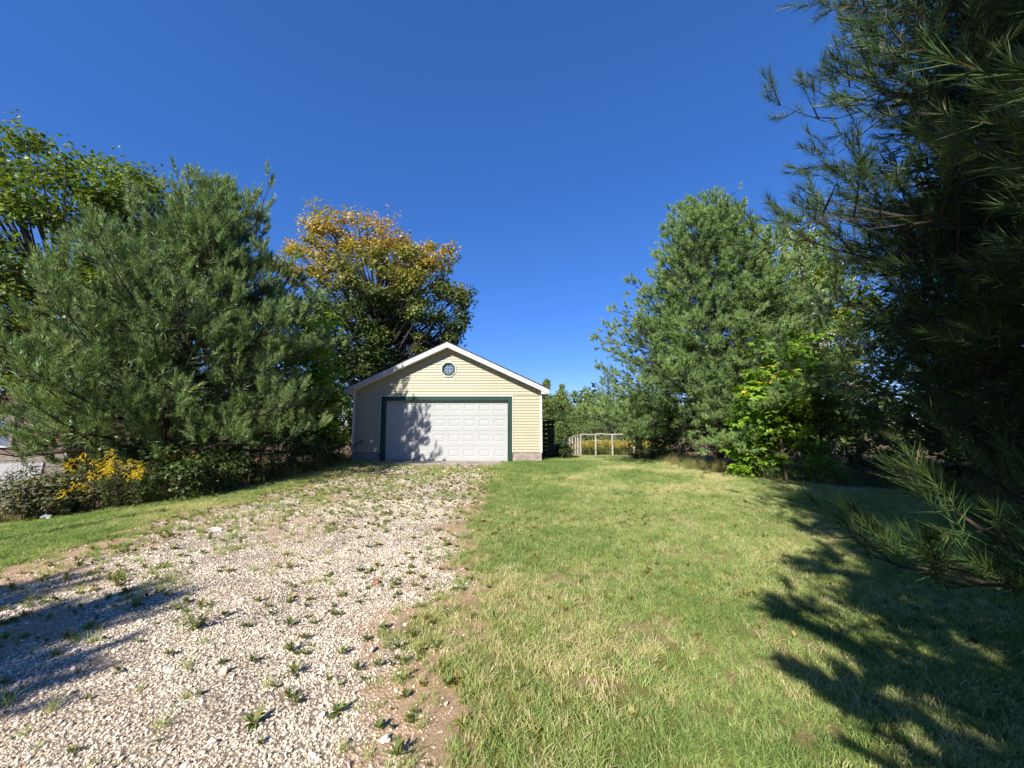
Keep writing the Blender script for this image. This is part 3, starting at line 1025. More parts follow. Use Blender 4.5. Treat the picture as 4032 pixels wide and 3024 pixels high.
r = np.random.default_rng(21)
C1, q1 = ell_clusters((-18.4, 15.5, 7.4), (4.9, 4.6, 5.5), 260, 0.9, r, lo=0.6, lump=0.16)
broadleaf('maple_tree', 'tall full green maple standing behind the big pine at the picture edge', 'tree', (-18.6, 15.5), C1, q1, 200, 0.175, LEAF4, M['leaf_g'], 22, rnd_tint(0.5, 0.2), 0.3, 8.0, group='broadleaf trees round the yard', spray=0.5)
Ca, qa = ell_clusters((-9.8, 23.6, 9.6), (5.2, 3.8, 5.0), 190, 0.8, r, lo=0.5, lump=0.2, seed=1)
Cb, qb = ell_clusters((-5.4, 23.2, 8.6), (3.0, 2.8, 3.6), 90, 0.7, r, lo=0.5, lump=0.2, seed=2)
b0 = gzf(-8.0, 23.6)
broadleaf('maple_tree', 'round maple turning orange and yellow at its top, behind the garage', 'tree', (-8.0, 23.6), np.concatenate([Ca, Cb]), np.concatenate([qa, qb]), 165, 0.185, LEAF4, M['leaf_o'], 23,
          g_tree(7.0 - b0, 12.5 - b0, 0.22, 0.74, 0.07, 0.003), 0.26, 9.5, group='broadleaf trees round the yard', spray=0.7)
C1, q1 = ell_clusters((-6.4, 24.6, 5.2), (3.6, 2.2, 3.2), 100, 0.7, r, lo=0.3)
broadleaf('small_tree', 'small olive green tree showing over the garage roof below the orange maple', 'tree', (-5.9, 25.0), C1, q1, 130, 0.17, LEAF4, M['leaf_o'], 24, g_tree(0, 9, 0.28, 0.42, 0.1), 0.12, 4, group='broadleaf trees round the yard')
C1, q1 = ell_clusters((-9.5, 19.5, 4.6), (3.0, 2.4, 3.8), 75, 0.8, r, lo=0.3)
broadleaf('small_tree', 'dark leafy tree filling the gap between big pine and garage', 'tree', (-9.5, 19.5), C1, q1, 120, 0.18, LEAF4, M['leaf_s'], 25, rnd_tint(0.5, 0.2), 0.14, 4.5, group='broadleaf trees round the yard')
C1, q1 = ell_clusters((-14.5, 18.5, 4.0), (3.4, 2.4, 4.2), 80, 0.9, r, lo=0.3)
broadleaf('small_tree', 'dark leafy tree behind the weathered shed', 'tree', (-14.5, 18.5), C1, q1, 110, 0.18, LEAF4, M['leaf_s'], 26, rnd_tint(0.45, 0.2), 0.15, 4.0, group='broadleaf trees round the yard')
# large-leaved saplings beside the garage corner
C1, q1 = ell_clusters((-7.0, 13.9, 2.9), (1.0, 0.9, 2.6), 60, 0.4, r, lo=0.4)
broadleaf('sapling', 'tall sapling with big bright leaves beside the garage corner', 'sapling', (-7.0, 13.9), C1, q1, 26, 0.22, LEAFH, M['leaf_b'], 27, rnd_tint(0.45, 0.2), 0.04, 4.6, bark='twig', group='leafy saplings', nup=1.3, flat=0.8)
C1, q1 = ell_clusters((-8.3, 12.9, 1.6), (1.5, 0.9, 1.5), 50, 0.4, r, lo=0.4, bottom=-0.5)
broadleaf('sapling', 'low spreading big leaved sapling between the pine and the garage', 'sapling', (-8.3, 12.9), C1, q1, 26, 0.2, LEAFH, M['leaf_b'], 28, rnd_tint(0.42, 0.2), 0.035, 1.6, bark='twig', group='leafy saplings', stems=3, nup=1.3)
# saplings on the far side of the lawn
for k, (x, y, z, rx, rz, lab, n) in enumerate([
        (7.15, 10.5, 1.9, 1.15, 1.9, 'bright green maple sapling at the foot of the white pine', 55),
        (8.35, 11.0, 2.6, 1.1, 1.6, 'yellow-green leafy sapling behind the bright maple sapling', 46),
        (7.9, 12.9, 3.3, 0.7, 1.6, 'slender sapling reaching up against the white pine boughs', 34),
        (6.7, 10.9, 0.6, 0.6, 0.6, 'small low sapling with pale leaves before the white pine', 18)]):
    C1, q1 = ell_clusters((x, y, z), (rx, rx * 0.85, rz), int(n * 1.3), 0.34, r, lo=0.35)
    broadleaf('sapling', lab, 'sapling', (x, y), C1, q1, 26, 0.19, LEAFM, M['leaf_b'], 30 + k, rnd_tint(0.5, 0.2), 0.03, z + rz * 0.6, bark='twig', group='leafy saplings', nup=1.2, stems=2)
# woods on the far side
C1, q1 = ell_clusters((13.6, 18.0, 7.6), (2.6, 2.2, 4.6), 85, 0.6, r, lo=0.35, lump=0.3)
broadleaf('birch_tree', 'pale trunked birch with loose yellow-green leaves above the dark grove', 'tree', (13.6, 18.0), C1, q1, 120, 0.13, LEAF4, M['leaf_g'], 40, rnd_tint(0.65, 0.2), 0.13, 9.5, bark='birch', group='broadleaf trees round the yard', spray=0.8)
for k, (x, y, z, rx, rz, lab, tn, bk) in enumerate([
        (11.2, 13.6, 4.6, 2.2, 4.0, 'leafy tree in the grove next to the white pine', 0.55, 'birch'),
        (14.8, 11.0, 5.0, 2.8, 4.6, 'leafy tree deep in the dark grove', 0.5, 'birch'),
        (17.5, 8.0, 5.0, 3.0, 4.8, 'leafy tree closing the dark grove towards the picture edge', 0.45, 'bark2'),
        (12.0, 9.6, 2.0, 1.6, 1.9, 'small leafy tree low down inside the grove', 0.6, 'bark2'),
        (17.0, 19.0, 6.0, 3.6, 5.5, 'tall leafy tree behind the pale birch', 0.5, 'bark2')]):
    C1, q1 = ell_clusters((x, y, z), (rx, rx, rz), 75, 0.7, r, lo=0.35, lump=0.25, seed=k)
    broadleaf('small_tree', lab, 'tree', (x, y), C1, q1, 90, 0.16, LEAF4, M['leaf_g'], 41 + k, rnd_tint(tn, 0.22), 0.13, z + rz * 0.4, bark=bk, group='broadleaf trees round the yard', spray=0.3)
# cedars beyond the enclosure
for k, (x, y, h, rr, lab) in enumerate([
        (2.6, 29.0, 5.5, 1.5, 'pointed cedar nearest the garage eave'), (4.1, 31.5, 5.6, 1.6, 'second pointed cedar, a little taller, out from the garage eave'),
        (5.6, 38.0, 4.9, 1.8, 'lower cedar behind the corner of the enclosure'), (7.4, 41.0, 5.2, 1.9, 'cedar behind the far rail of the enclosure'),
        (1.2, 33.0, 5.2, 1.6, 'cedar mostly hidden behind the garage side'), (11.5, 36.0, 5.6, 2.0, 'cedar behind the far end of the enclosure'),
        (9.0, 45.0, 6.4, 2.2, 'farthest cedar over the middle of the enclosure'), (3.2, 43.0, 5.8, 2.0, 'far cedar showing between the pointed cedars')]):
    g0 = gzf(x, y)
    t = r.random(70) ** 0.8
    ph = r.random(70) * 2 * PI
    rad = 1.15 * rr * (1 - t) ** 0.8 * r.uniform(0.35, 1, 70)
    C1 = np.stack([x + rad * np.cos(ph), y + rad * np.sin(ph), g0 + 0.2 + t * h * 0.95], 1)
    broadleaf('cedar_tree', lab, 'tree', (x, y), C1, 0.6 * (1.15 - t) * r.uniform(0.7, 1.2, 70) + 0.1, 110, 0.2, LEAFL, M['leaf_c'], 50 + k, rnd_tint(0.5, 0.22), 0.1, h * 0.95, bark='bark', group='cedars beyond the enclosure', flat=1.2, nup=0.2)

# far-off wood closing the horizon
mb = MB()
a = np.linspace(-72, 78, 150)
rad = 62 + 10 * np.sin(a * 0.3) + r.normal(size=150) * 3
C1 = np.stack([rad * np.sin(np.radians(a)), rad * np.cos(np.radians(a)), -1 + 0 * a], 1)
C1 = np.concatenate([C1 + np.array([0, 0, z]) + r.normal(size=C1.shape) * 0.8 for z in (1.0, 3.0, 4.8)])
cluster_leaves(mb, C1, 1.9 * r.uniform(0.7, 1.3, len(C1)), 90, 0.7, LEAF4, r, rnd_tint(0.45, 0.2), 0.9, 0.5)
tag(mb.build('distant_woods', M['leaf_s']), 'far green wood closing the horizon behind the yard', kind='stuff')

# ------------------------------------------------------------------ shrub bank
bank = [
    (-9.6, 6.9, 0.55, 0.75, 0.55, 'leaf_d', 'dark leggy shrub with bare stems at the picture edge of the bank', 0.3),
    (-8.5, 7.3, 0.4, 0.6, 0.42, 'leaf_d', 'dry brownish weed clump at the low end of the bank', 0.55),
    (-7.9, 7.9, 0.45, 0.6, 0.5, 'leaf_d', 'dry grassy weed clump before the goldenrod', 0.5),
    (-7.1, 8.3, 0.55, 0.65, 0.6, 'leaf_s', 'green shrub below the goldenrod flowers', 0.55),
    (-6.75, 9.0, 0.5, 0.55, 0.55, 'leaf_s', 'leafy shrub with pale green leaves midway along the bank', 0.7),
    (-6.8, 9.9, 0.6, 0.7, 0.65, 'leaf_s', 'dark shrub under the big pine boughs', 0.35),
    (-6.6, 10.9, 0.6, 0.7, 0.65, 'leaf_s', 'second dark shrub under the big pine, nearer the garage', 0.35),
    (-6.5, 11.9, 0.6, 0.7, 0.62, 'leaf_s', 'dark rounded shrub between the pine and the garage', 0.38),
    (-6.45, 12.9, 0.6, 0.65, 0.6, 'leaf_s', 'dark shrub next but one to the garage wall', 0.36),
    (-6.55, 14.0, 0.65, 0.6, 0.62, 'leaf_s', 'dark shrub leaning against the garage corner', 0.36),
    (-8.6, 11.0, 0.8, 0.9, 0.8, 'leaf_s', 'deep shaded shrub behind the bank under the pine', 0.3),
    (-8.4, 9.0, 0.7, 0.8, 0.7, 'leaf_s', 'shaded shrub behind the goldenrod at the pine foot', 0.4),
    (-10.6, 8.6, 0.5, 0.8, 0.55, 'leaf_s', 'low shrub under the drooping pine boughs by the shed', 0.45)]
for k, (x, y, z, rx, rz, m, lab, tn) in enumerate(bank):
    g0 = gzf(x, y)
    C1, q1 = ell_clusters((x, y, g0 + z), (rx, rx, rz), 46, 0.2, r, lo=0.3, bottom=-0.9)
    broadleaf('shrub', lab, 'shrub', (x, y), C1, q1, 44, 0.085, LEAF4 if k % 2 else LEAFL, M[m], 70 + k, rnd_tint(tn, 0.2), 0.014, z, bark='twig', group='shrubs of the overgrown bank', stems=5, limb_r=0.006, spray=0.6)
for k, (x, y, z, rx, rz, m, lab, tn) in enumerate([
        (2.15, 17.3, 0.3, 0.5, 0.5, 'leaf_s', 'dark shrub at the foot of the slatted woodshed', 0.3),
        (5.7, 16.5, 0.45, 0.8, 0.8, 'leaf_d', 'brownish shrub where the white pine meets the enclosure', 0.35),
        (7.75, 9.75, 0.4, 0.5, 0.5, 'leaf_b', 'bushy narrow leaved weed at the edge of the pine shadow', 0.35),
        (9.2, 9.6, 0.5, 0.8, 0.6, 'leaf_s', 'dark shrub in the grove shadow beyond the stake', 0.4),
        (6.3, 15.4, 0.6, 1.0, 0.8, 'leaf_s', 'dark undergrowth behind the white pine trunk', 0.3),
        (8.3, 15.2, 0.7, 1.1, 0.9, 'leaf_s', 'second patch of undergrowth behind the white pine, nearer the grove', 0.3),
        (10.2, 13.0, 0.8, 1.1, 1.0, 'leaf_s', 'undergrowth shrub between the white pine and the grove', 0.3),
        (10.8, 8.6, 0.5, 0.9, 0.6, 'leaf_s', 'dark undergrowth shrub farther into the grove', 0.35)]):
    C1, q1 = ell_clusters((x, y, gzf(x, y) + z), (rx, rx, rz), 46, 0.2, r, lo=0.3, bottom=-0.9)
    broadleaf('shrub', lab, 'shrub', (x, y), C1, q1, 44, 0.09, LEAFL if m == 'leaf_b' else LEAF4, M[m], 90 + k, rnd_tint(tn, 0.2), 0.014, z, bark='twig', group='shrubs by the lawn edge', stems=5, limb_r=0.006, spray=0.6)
# sprig poking out over the siding
mb = MB(); st = thing('sprig', 'leafy twig poking out in front of the garage siding', 'twig', (-6.3, 14.75, gzf(-6.3, 14.75)))
p = np.array([(0.0, 0, 0.0), (0.12, 0, 0.4), (0.32, 0.02, 0.68), (0.62, 0.0, 0.86)])
mb.tube(p, [0.008, 0.007, 0.005, 0.003], 4); mb.build('stem', M['twig'], st)
mb = MB()
t = r.uniform(0.3, 1, 46)
P = np.stack([np.interp(t * 3, range(4), p[:, c]) for c in range(3)], 1)
leaves(mb, P, r.normal(size=(46, 3)) + np.array([0, -0.6, 1]), r.normal(size=(46, 3)) + np.array([0.6, 0, 0.2]), r.uniform(0.05, 0.1, 46), LEAF4, r.uniform(0.2, 0.7, 46))
mb.build('crown', M['leaf_s'], st)

# goldenrod in bloom
for k, (x, y, h, lab) in enumerate([
        (-8.15, 7.6, 1.05, 'tall goldenrod with drooping dull yellow plumes, first in the row'), (-7.95, 7.8, 1.0, 'goldenrod with broad dull yellow plumes by the pine bough'),
        (-7.7, 7.55, 0.82, 'goldenrod with bright yellow plumes in full sun'), (-7.45, 7.6, 0.78, 'bright goldenrod with several small yellow heads'),
        (-7.2, 7.6, 0.7, 'lowest bright goldenrod of the sunny clump'), (-7.2, 8.3, 0.95, 'goldenrod nearer the garage with dull plumes in shade'),
        (-8.05, 7.3, 0.5, 'short lone goldenrod low down in the dry weeds')]):
    root = thing('goldenrod', lab, 'wildflower', (x, y, gzf(x, y)), 0, 'goldenrods on the bank')
    sb, lb = MB(), MB()
    for s_ in range(5):
        o = r.normal(size=2) * 0.1
        hh = h * r.uniform(0.8, 1.08)
        ln = r.normal(size=2) * 0.1
        top = np.array([o[0] * 1.6 + ln[0], o[1] * 1.6 + ln[1], hh])
        sb.tube([(o[0], o[1], -0.02), (o[0] * 1.2, o[1] * 1.2, hh * 0.5), top], [0.005, 0.004, 0.003], 4)
        n = 26
        t = r.uniform(0.15, 0.88, n)
        P = np.array([o[0], o[1], 0]) + (top - np.array([o[0], o[1], 0])) * t[:, None]
        a = r.random(n) * 2 * PI
        T = np.stack([np.cos(a), np.sin(a), r.uniform(-0.1, 0.5, n)], 1)
        leaves(lb, P, np.array([0, 0, 1.0]) + r.normal(size=(n, 3)) * 0.3, T, r.uniform(0.08, 0.13, n), LEAFL, r.uniform(0.2, 0.8, n))
        fb = MB()
        for q in range(7):      # the arching sprays of a plume
            a = r.random() * 2 * PI
            d = np.array([math.cos(a), math.sin(a), 0])
            t = np.linspace(0.1, 1, 16)
            L_ = r.uniform(0.06, 0.13)
            P = top + np.array([0, 0, 0.06 - q * 0.022]) + d * (t * L_)[:, None] + np.array([0, 0, 1]) * (0.05 * t - 0.07 * t * t)[:, None]
            leaves(fb, P + r.normal(size=P.shape) * 0.006, np.array([0, 0, 1.0]) + r.normal(size=P.shape) * 0.7, r.normal(size=P.shape), r.uniform(0.014, 0.026, 16), LEAF4, r.uniform(0, 1, 16))
        fb.build('flower_plume', M['gold'], root)
    sb.build('stem', M['twig'], root); lb.build('foliage', M['leaf_s'], root)

# ------------------------------------------------------------------ weathered shed by the bank
SX, SY = -17.3, 13.6
gs = -1.0
shed = thing('shed', 'weathered plank shed half hidden behind the big pine, rusty lean-to at its side', 'shed', (SX, SY, gs))
for row in range(13):
    x = -2.2
    for seg in range(2):
        w_ = 2.15 if seg == 0 else 1.75
        b = MB()
        b.box(x, x + w_ - 0.012, -0.02 - 0.01 * r.random(), 0.02, 0.02 + row * 0.235, 0.02 + row * 0.235 + 0.225)
        mm = M['plank2'] if (row == 8 and seg == 1) else (M['wood'] if (row < 6) else M['plank'])
        b.build('plank', mm, shed)
        x += w_
b = MB(); b.box(-2.2, 1.7, 0.03, 0.09, 0, 3.05); b.box(1.62, 1.7, 0.0905, 3.0, 0, 3.05); b.box(-2.2, -2.12, 0.0905, 3.0, 0, 3.05); b.build('wall', M['plank'], shed)
b = MB()
b.hexa([(-2.6, -0.4, 3.06), (2.0, -0.4, 3.06), (-2.6, 3.2, 3.9), (2.0, 3.2, 3.9), (-2.6, -0.4, 3.14), (2.0, -0.4, 3.14), (-2.6, 3.2, 3.98), (2.0, 3.2, 3.98)])
b.build('roof', M['rust'], shed)
wn_ = bpy.data.objects.new('window', None); COL.objects.link(wn_); wn_.parent = shed; wn_.location = (-0.75, -0.04, 2.15)
for a in ((-0.62, -0.54, -0.04, 0.0, -0.4, 0.5), (0.54, 0.66, -0.05, 0.0, -0.45, 0.55), (-0.539, 0.539, -0.04, 0.0, 0.42, 0.5)):
    b = MB(); b.box(*a); b.build('frame', M['wood'], wn_)
b = MB(); b.box(-0.7, 0.75, -0.09, 0.0, -0.5, -0.451); b.build('sill', M['pale'], wn_)
b = MB(); b.box(-0.539, 0.539, -0.02, -0.012, -0.45, 0.419); b.build('pane', M['glass'], wn_)
# lean-to roof sloping away from the shed, with its pale edges
b = MB()
b.hexa([(1.72, -0.3, 2.85), (4.1, -0.5, 1.95), (1.72, 2.2, 3.35), (4.1, 2.0, 2.45), (1.72, -0.3, 2.89), (4.1, -0.5, 1.99), (1.72, 2.2, 3.39), (4.1, 2.0, 2.49)])
lean = b.build('lean_to_roof', M['rust'], shed)
for k in range(9):
    f = k / 8
    b = MB()
    x0, z0 = 1.75 + 2.33 * f, 2.86 - 0.9 * f + 0.04
    b.hexa([(x0, -0.3 - 0.2 * f, z0), (x0 + 0.03, -0.3 - 0.2 * f, z0), (x0, 2.2 - 0.2 * f, z0 + 0.5), (x0 + 0.03, 2.2 - 0.2 * f, z0 + 0.5), (x0, -0.3 - 0.2 * f, z0 + 0.025), (x0 + 0.03, -0.3 - 0.2 * f, z0 + 0.025), (x0, 2.2 - 0.2 * f, z0 + 0.525), (x0 + 0.03, 2.2 - 0.2 * f, z0 + 0.525)])
    b.build('roof_rib', M['rust'], lean)
b = MB()
b.hexa([(1.72, -0.36, 2.72), (4.12, -0.56, 1.84), (1.72, -0.32, 2.72), (4.12, -0.52, 1.84), (1.72, -0.36, 2.88), (4.12, -0.56, 2.0), (1.72, -0.32, 2.88), (4.12, -0.52, 2.0)])
b.build('fascia', M['pale'], shed)
for x in (2.0, 3.9):
    b = MB(); b.box(x, x + 0.1, -0.3, -0.2, 0, 2.6 - (x - 2) * 0.37); b.build('post', M['wood'], shed)
sl = MB()
sl.hexa([(-0.05, 0, 0), (2.6, 0, 0), (-0.05, 0.06, 0), (2.6, 0.06, 0), (-0.05, 0.5, 1.45), (2.2, 0.5, 1.5), (-0.05, 0.56, 1.45), (2.2, 0.56, 1.5)])
so = sl.build('leaning_sheet', M['slab'])
so.location = (-16.0, 11.0, gzf(-15, 11.0) - 0.05)
tag(so, 'large pale grey sheet leaning below the weathered shed', 'panel')

# ------------------------------------------------------------------ woodshed at the garage side
ws = thing('woodshed', 'dark slatted woodshed against the shaded side of the garage', 'woodshed', (1.3, 16.4, gzf(1.5, 16.4)))
z = 0.06
k = 0
while z < 1.5:
    b = MB(); b.box(0.0, 0.5, 0.0, 0.03, z, z + 0.135); b.build('slat', M['darkwood'], ws)
    b = MB(); b.box(0.47, 0.5, 0.031, 2.2, z, z + 0.135); b.build('slat', M['darkwood'], ws)
    z += 0.16 + 0.03 * (k > 3)
    k += 1
for x, y in ((0.02, 0.031), (0.4, 0.031), (0.4, 2.1)):
    b = MB(); b.box(x, x + 0.068, y, y + 0.07, -0.3, 1.58); b.build('post', M['darkwood'], ws)
b = MB(); b.hexa([(-0.02, -0.08, 1.68), (0.64, -0.08, 1.585), (-0.02, 2.3, 1.68), (0.64, 2.3, 1.585), (-0.02, -0.08, 1.72), (0.64, -0.08, 1.625), (-0.02, 2.3, 1.72), (0.64, 2.3, 1.625)])
b.build('roof', M['wood'], ws)

# ------------------------------------------------------------------ post and rail enclosure
fence = thing('fence', 'rustic grey post and rail enclosure with leaning posts behind the lawn', 'fence', (4.06, 23.0, gzf(4.06, 23.0)))
g00 = gzf(4.06, 23.0)


def rail(p0, p1, rad=0.045):
    b = MB()
    t = np.linspace(0, 1, 4)[:, None]
    P = np.array(p0) + (np.array(p1) - np.array(p0)) * t
    P[1:3, 2] += r.normal(size=2) * 0.03
    b.tube(P - np.array([4.06, 23.0, g00]), rad * np.array([1.1, 1, 0.95, 0.85]), 6)
    b.build('rail', M['rail'], fence)


def post(x, y, h, rad=0.055):
    b = MB()
    l = r.normal(size=2) * 0.03
    g = gzf(x, y)
    b.tube(np.array([(x, y, g - 0.3), (x + l[0] * 0.5, y + l[1] * 0.5, g + h * 0.5), (x + l[0], y + l[1], g + h)]) - np.array([4.06, 23.0, g00]), [rad * 1.1, rad, rad * 0.9], 7)
    b.build('post', M['rail'], fence)
    return (x + l[0], y + l[1], g + h - 0.04)


fr = [post(x, 23.0, 1.32) for x in (4.06, 4.95, 5.95, 7.2)]
le = [fr[0]] + [post(4.06 + 0.44 * t, 23 + 13 * t, 1.3) for t in np.linspace(0.09, 1, 10)]
bk = [le[-1]] + [post(x, 36.0, 1.25) for x in (5.6, 7.2, 8.95, 10.4)]
rt = [fr[-1]] + [post(7.2 + 1.75 * t, 23 + 13 * t, 1.25) for t in np.linspace(0.17, 0.9, 6)]
for chain in (fr, le, bk, rt):
    for p0, p1 in zip(chain[:-1], chain[1:]):
        rail(p0, p1)
for k in range(4):      # extra thin stakes leaning inside the side row
    x, y = 4.3 + 0.1 * k, 25.0 + 2.2 * k
    post(x, y, 1.0, 0.03)

# ------------------------------------------------------------------ small things
b = MB(); b.box(-0.02, 0.02, -0.012, 0.012, -0.1, 0.3); b.box(-0.026, -0.0202, -0.02, 0.02, -0.1, 0.29)
o = b.build('metal_stake', M['steel']); o.location = (8.15, 7.55, gzf(8.15, 7.55)); o.rotation_euler = (0.05, 0.06, 0.3)
tag(o, 'short grey metal stake standing in the grove shadow', 'stake')
b = MB()
hs = np.linspace(-0.3, 3.8, 6)
b.tube(np.stack([0.01 * np.sin(hs * 3), 0 * hs, hs], 1), 0.075, 9)
o = b.build('wooden_pole', M['wood']); o.location = (-8.45, 2.5, gzf(-8.45, 2.5))
tag(o, 'slim grey wooden pole outside the view that throws a line of shadow', 'pole')


def lump(name, label, cat, loc, s, m, seed, group=None):
    rr = np.random.default_rng(seed)
    import bmesh
    bm = bmesh.new(); bmesh.ops.create_icosphere(bm, subdivisions=2, radius=1)
    for v in bm.verts:
        v.co *= 1 + 0.22 * rr.normal()
        v.co = Vector((v.co.x * s[0], v.co.y * s[1], v.co.z * s[2]))
    me = bpy.data.meshes.new(name); bm.to_mesh(me); bm.free(); me.materials.append(m)
    o = obj(name, me); o.location = loc
    return tag(o, label, cat, group)


lump('stone', 'flat pale stone lying among the drive weeds near the lawn strip', 'stone', (-4.25, 5.7, gzf(-4.25, 5.7) + 0.02), (0.075, 0.05, 0.03), M['whitestone'], 1)
lump('stone', 'small red-brown stone on the pale gravel', 'stone', (-1.33, 3.94, gzf(-1.33, 3.94) + 0.015), (0.03, 0.024, 0.022), M['redstone'], 2)
lump('stone', 'larger white stone in the gravel at the bottom of the picture', 'stone', (-0.63, 2.08, gzf(-0.63, 2.08) + 0.01), (0.026, 0.02, 0.014), M['whitestone'], 3)
lump('plastic_bag', 'crumpled pale plastic bag lying at the edge of the bank', 'litter', (-8.25, 7.0, gzf(-8.25, 7.0) + 0.05), (0.09, 0.06, 0.04), M['paper'], 4)

# ------------------------------------------------------------------ ground cover
def blade_tuft(n, rad, h0, h1, wd, lean, seed, m, name):
    rr = np.random.default_rng(seed)
    a = rr.random(n) * 2 * PI
    d = rad * np.sqrt(rr.random(n))
    P = np.stack([d * np.cos(a), d * np.sin(a), np.full(n, -0.004)], 1)
    h = rr.uniform(h0, h1, n)
    la = rr.random(n) * 2 * PI
    lv = np.stack([np.cos(la), np.sin(la), np.zeros(n)], 1) * (lean * rr.uniform(0.2, 1.6, n) * h)[:, None]
    wa = rr.random(n) * 2 * PI
    wv = np.stack([np.cos(wa), np.sin(wa), np.zeros(n)], 1) * wd * 0.5
    up = np.array([0, 0, 1.0])
    mid = P + lv * 0.3 + up * (h * 0.6)[:, None]
    tip = P + lv + up * h[:, None]
    Vv = np.stack([P - wv, P + wv, mid - wv * 0.8, mid + wv * 0.8, tip], 1).reshape(-1, 3)
    F = (np.arange(n)[:, None, None] * 5 + np.array([(0, 1, 3), (0, 3, 2), (2, 3, 4)])[None]).reshape(-1, 3)
    t = np.clip(rr.normal(0.45, 0.22, n), 0, 1)
    t[rr.random(n) < 0.1] = 1.0
    me = mesh_tri(name, Vv, F, np.repeat(t, 3))
    me.materials.append(m)
    return obj(name, me, None, False)


def rosette(n, l0, l1, tilt, tmpl, seed, m, name, stalks=0, wid=1.0):
    rr = np.random.default_rng(seed)
    mb = MB()
    a = np.arange(n) * 2.4 + rr.normal(size=n) * 0.3
    tl = np.radians(rr.uniform(*tilt, n))
    T = np.stack([np.cos(a) * np.cos(tl), np.sin(a) * np.cos(tl), np.sin(tl)], 1)
    N = np.stack([-np.cos(a) * np.sin(tl), -np.sin(a) * np.sin(tl), np.cos(tl)], 1)
    tm = (tmpl[0] * np.array([wid, 1, 1]), tmpl[1])
    leaves(mb, T * 0.006 + np.array([0, 0, 0.004]), N + rr.normal(size=N.shape) * 0.15, T, rr.uniform(l0, l1, n), tm, np.clip(rr.normal(0.45, 0.22, n), 0, 1))
    for k in range(stalks):
        a = rr.random() * 6.28
        h = rr.uniform(0.06, 0.13)
        x, y = 0.02 * math.cos(a), 0.02 * math.sin(a)
        mb.tube([(x * 0.3, y * 0.3, 0), (x, y, h * 0.6), (x * 1.6, y * 1.6, h)], [0.0016, 0.002, 0.003], 3, t=0.9)
    me = mb.build(name, m, None, link=False)
    return me


def pebble(seed):
    rr = np.random.default_rng(seed)
    import bmesh
    bm = bmesh.new(); bmesh.ops.create_icosphere(bm, subdivisions=1, radius=1)
    s = rr.uniform((0.8, 0.6, 0.35), (1.2, 0.95, 0.6))
    for v in bm.verts:
        v.co *= 1 + 0.16 * rr.normal()
        v.co = Vector(v.co[i] * s[i] for i in range(3))
    me = bpy.data.meshes.new('pebble'); bm.to_mesh(me); bm.free(); me.materials.append(M['stone'])
    return obj('pebble', me, None, False)


def scatter(name, label, P, rot, scl, tint, protos, pick):
    me = bpy.data.meshes.new(name)
    n = len(P)
    me.vertices.add(n)
    me.vertices.foreach_set('co', np.ascontiguousarray(P, np.float32).ravel())
    for k, ty, v in (('rot', 'FLOAT_VECTOR', rot), ('scl', 'FLOAT', scl), ('itint', 'FLOAT', tint), ('pick', 'INT', pick)):
        a = me.attributes.new(k, ty, 'POINT')
        if ty == 'FLOAT_VECTOR':
            a.data.foreach_set('vector', np.ascontiguousarray(v, np.float32).ravel())
        else:
            a.data.foreach_set('value', np.ascontiguousarray(v, np.int32 if ty == 'INT' else np.float32))
    o = tag(obj(name, me), label, kind='stuff')
    ng = bpy.data.node_groups.new(name, 'GeometryNodeTree')
    ng.interface.new_socket('Geometry', in_out='INPUT', socket_type='NodeSocketGeometry')
    ng.interface.new_socket('Geometry', in_out='OUTPUT', socket_type='NodeSocketGeometry')
    n_, l_ = ng.nodes, ng.links
    gi, go = n_.new('NodeGroupInput'), n_.new('NodeGroupOutput')
    iop = n_.new('GeometryNodeInstanceOnPoints')
    iop.inputs['Pick Instance'].default_value = True
    jn = n_.new('GeometryNodeJoinGeometry')
    for pr in protos:
        oi = n_.new('GeometryNodeObjectInfo')
        oi.inputs['Object'].default_value = pr
        oi.inputs['As Instance'].default_value = True
        l_.new(oi.outputs['Geometry'], jn.inputs[0])

    def at(k, ty):
        q = n_.new('GeometryNodeInputNamedAttribute'); q.data_type = ty; q.inputs[0].default_value = k
        return q.outputs['Attribute']
    e2r = n_.new('FunctionNodeEulerToRotation')
    l_.new(at('rot', 'FLOAT_VECTOR'), e2r.inputs[0])
    l_.new(gi.outputs[0], iop.inputs['Points']); l_.new(jn.outputs[0], iop.inputs['Instance'])
    l_.new(at('pick', 'INT'), iop.inputs['Instance Index'])
    l_.new(e2r.outputs[0], iop.inputs['Rotation'])
    l_.new(at('scl', 'FLOAT'), iop.inputs['Scale'])
    l_.new(iop.outputs[0], go.inputs[0])
    md = o.modifiers.new('scatter', 'NODES'); md.node_group = ng
    return o


r = np.random.default_rng(99)


def field(bands, dens_fn, xr):
    """random points, bands = (y0, y1, per square metre)"""
    out = []
    for y0, y1, d in bands:
        x0, x1 = xr(y1)
        n = int((y1 - y0) * (x1 - x0) * d)
        x = r.uniform(x0, x1, n); y = r.uniform(y0, y1, n)
        k = r.random(n) < dens_fn(x, y)
        out.append(np.stack([x[k], y[k]], 1))
    return np.concatenate(out)


def seen(y):
    return (max(-14, -1.45 * y - 1.2), min(13, 1.45 * y + 1.2))


def apron(x, y):
    n = (fbm(x, y, 1.5, 93) - 0.5) * 1.2
    return sstep(13.45, 13.85, y + n) * sstep(-4.2, -3.2, x + n) * sstep(0.1, -0.5, x + n) + sstep(14.55, 14.75, y) * (x < 0.0)


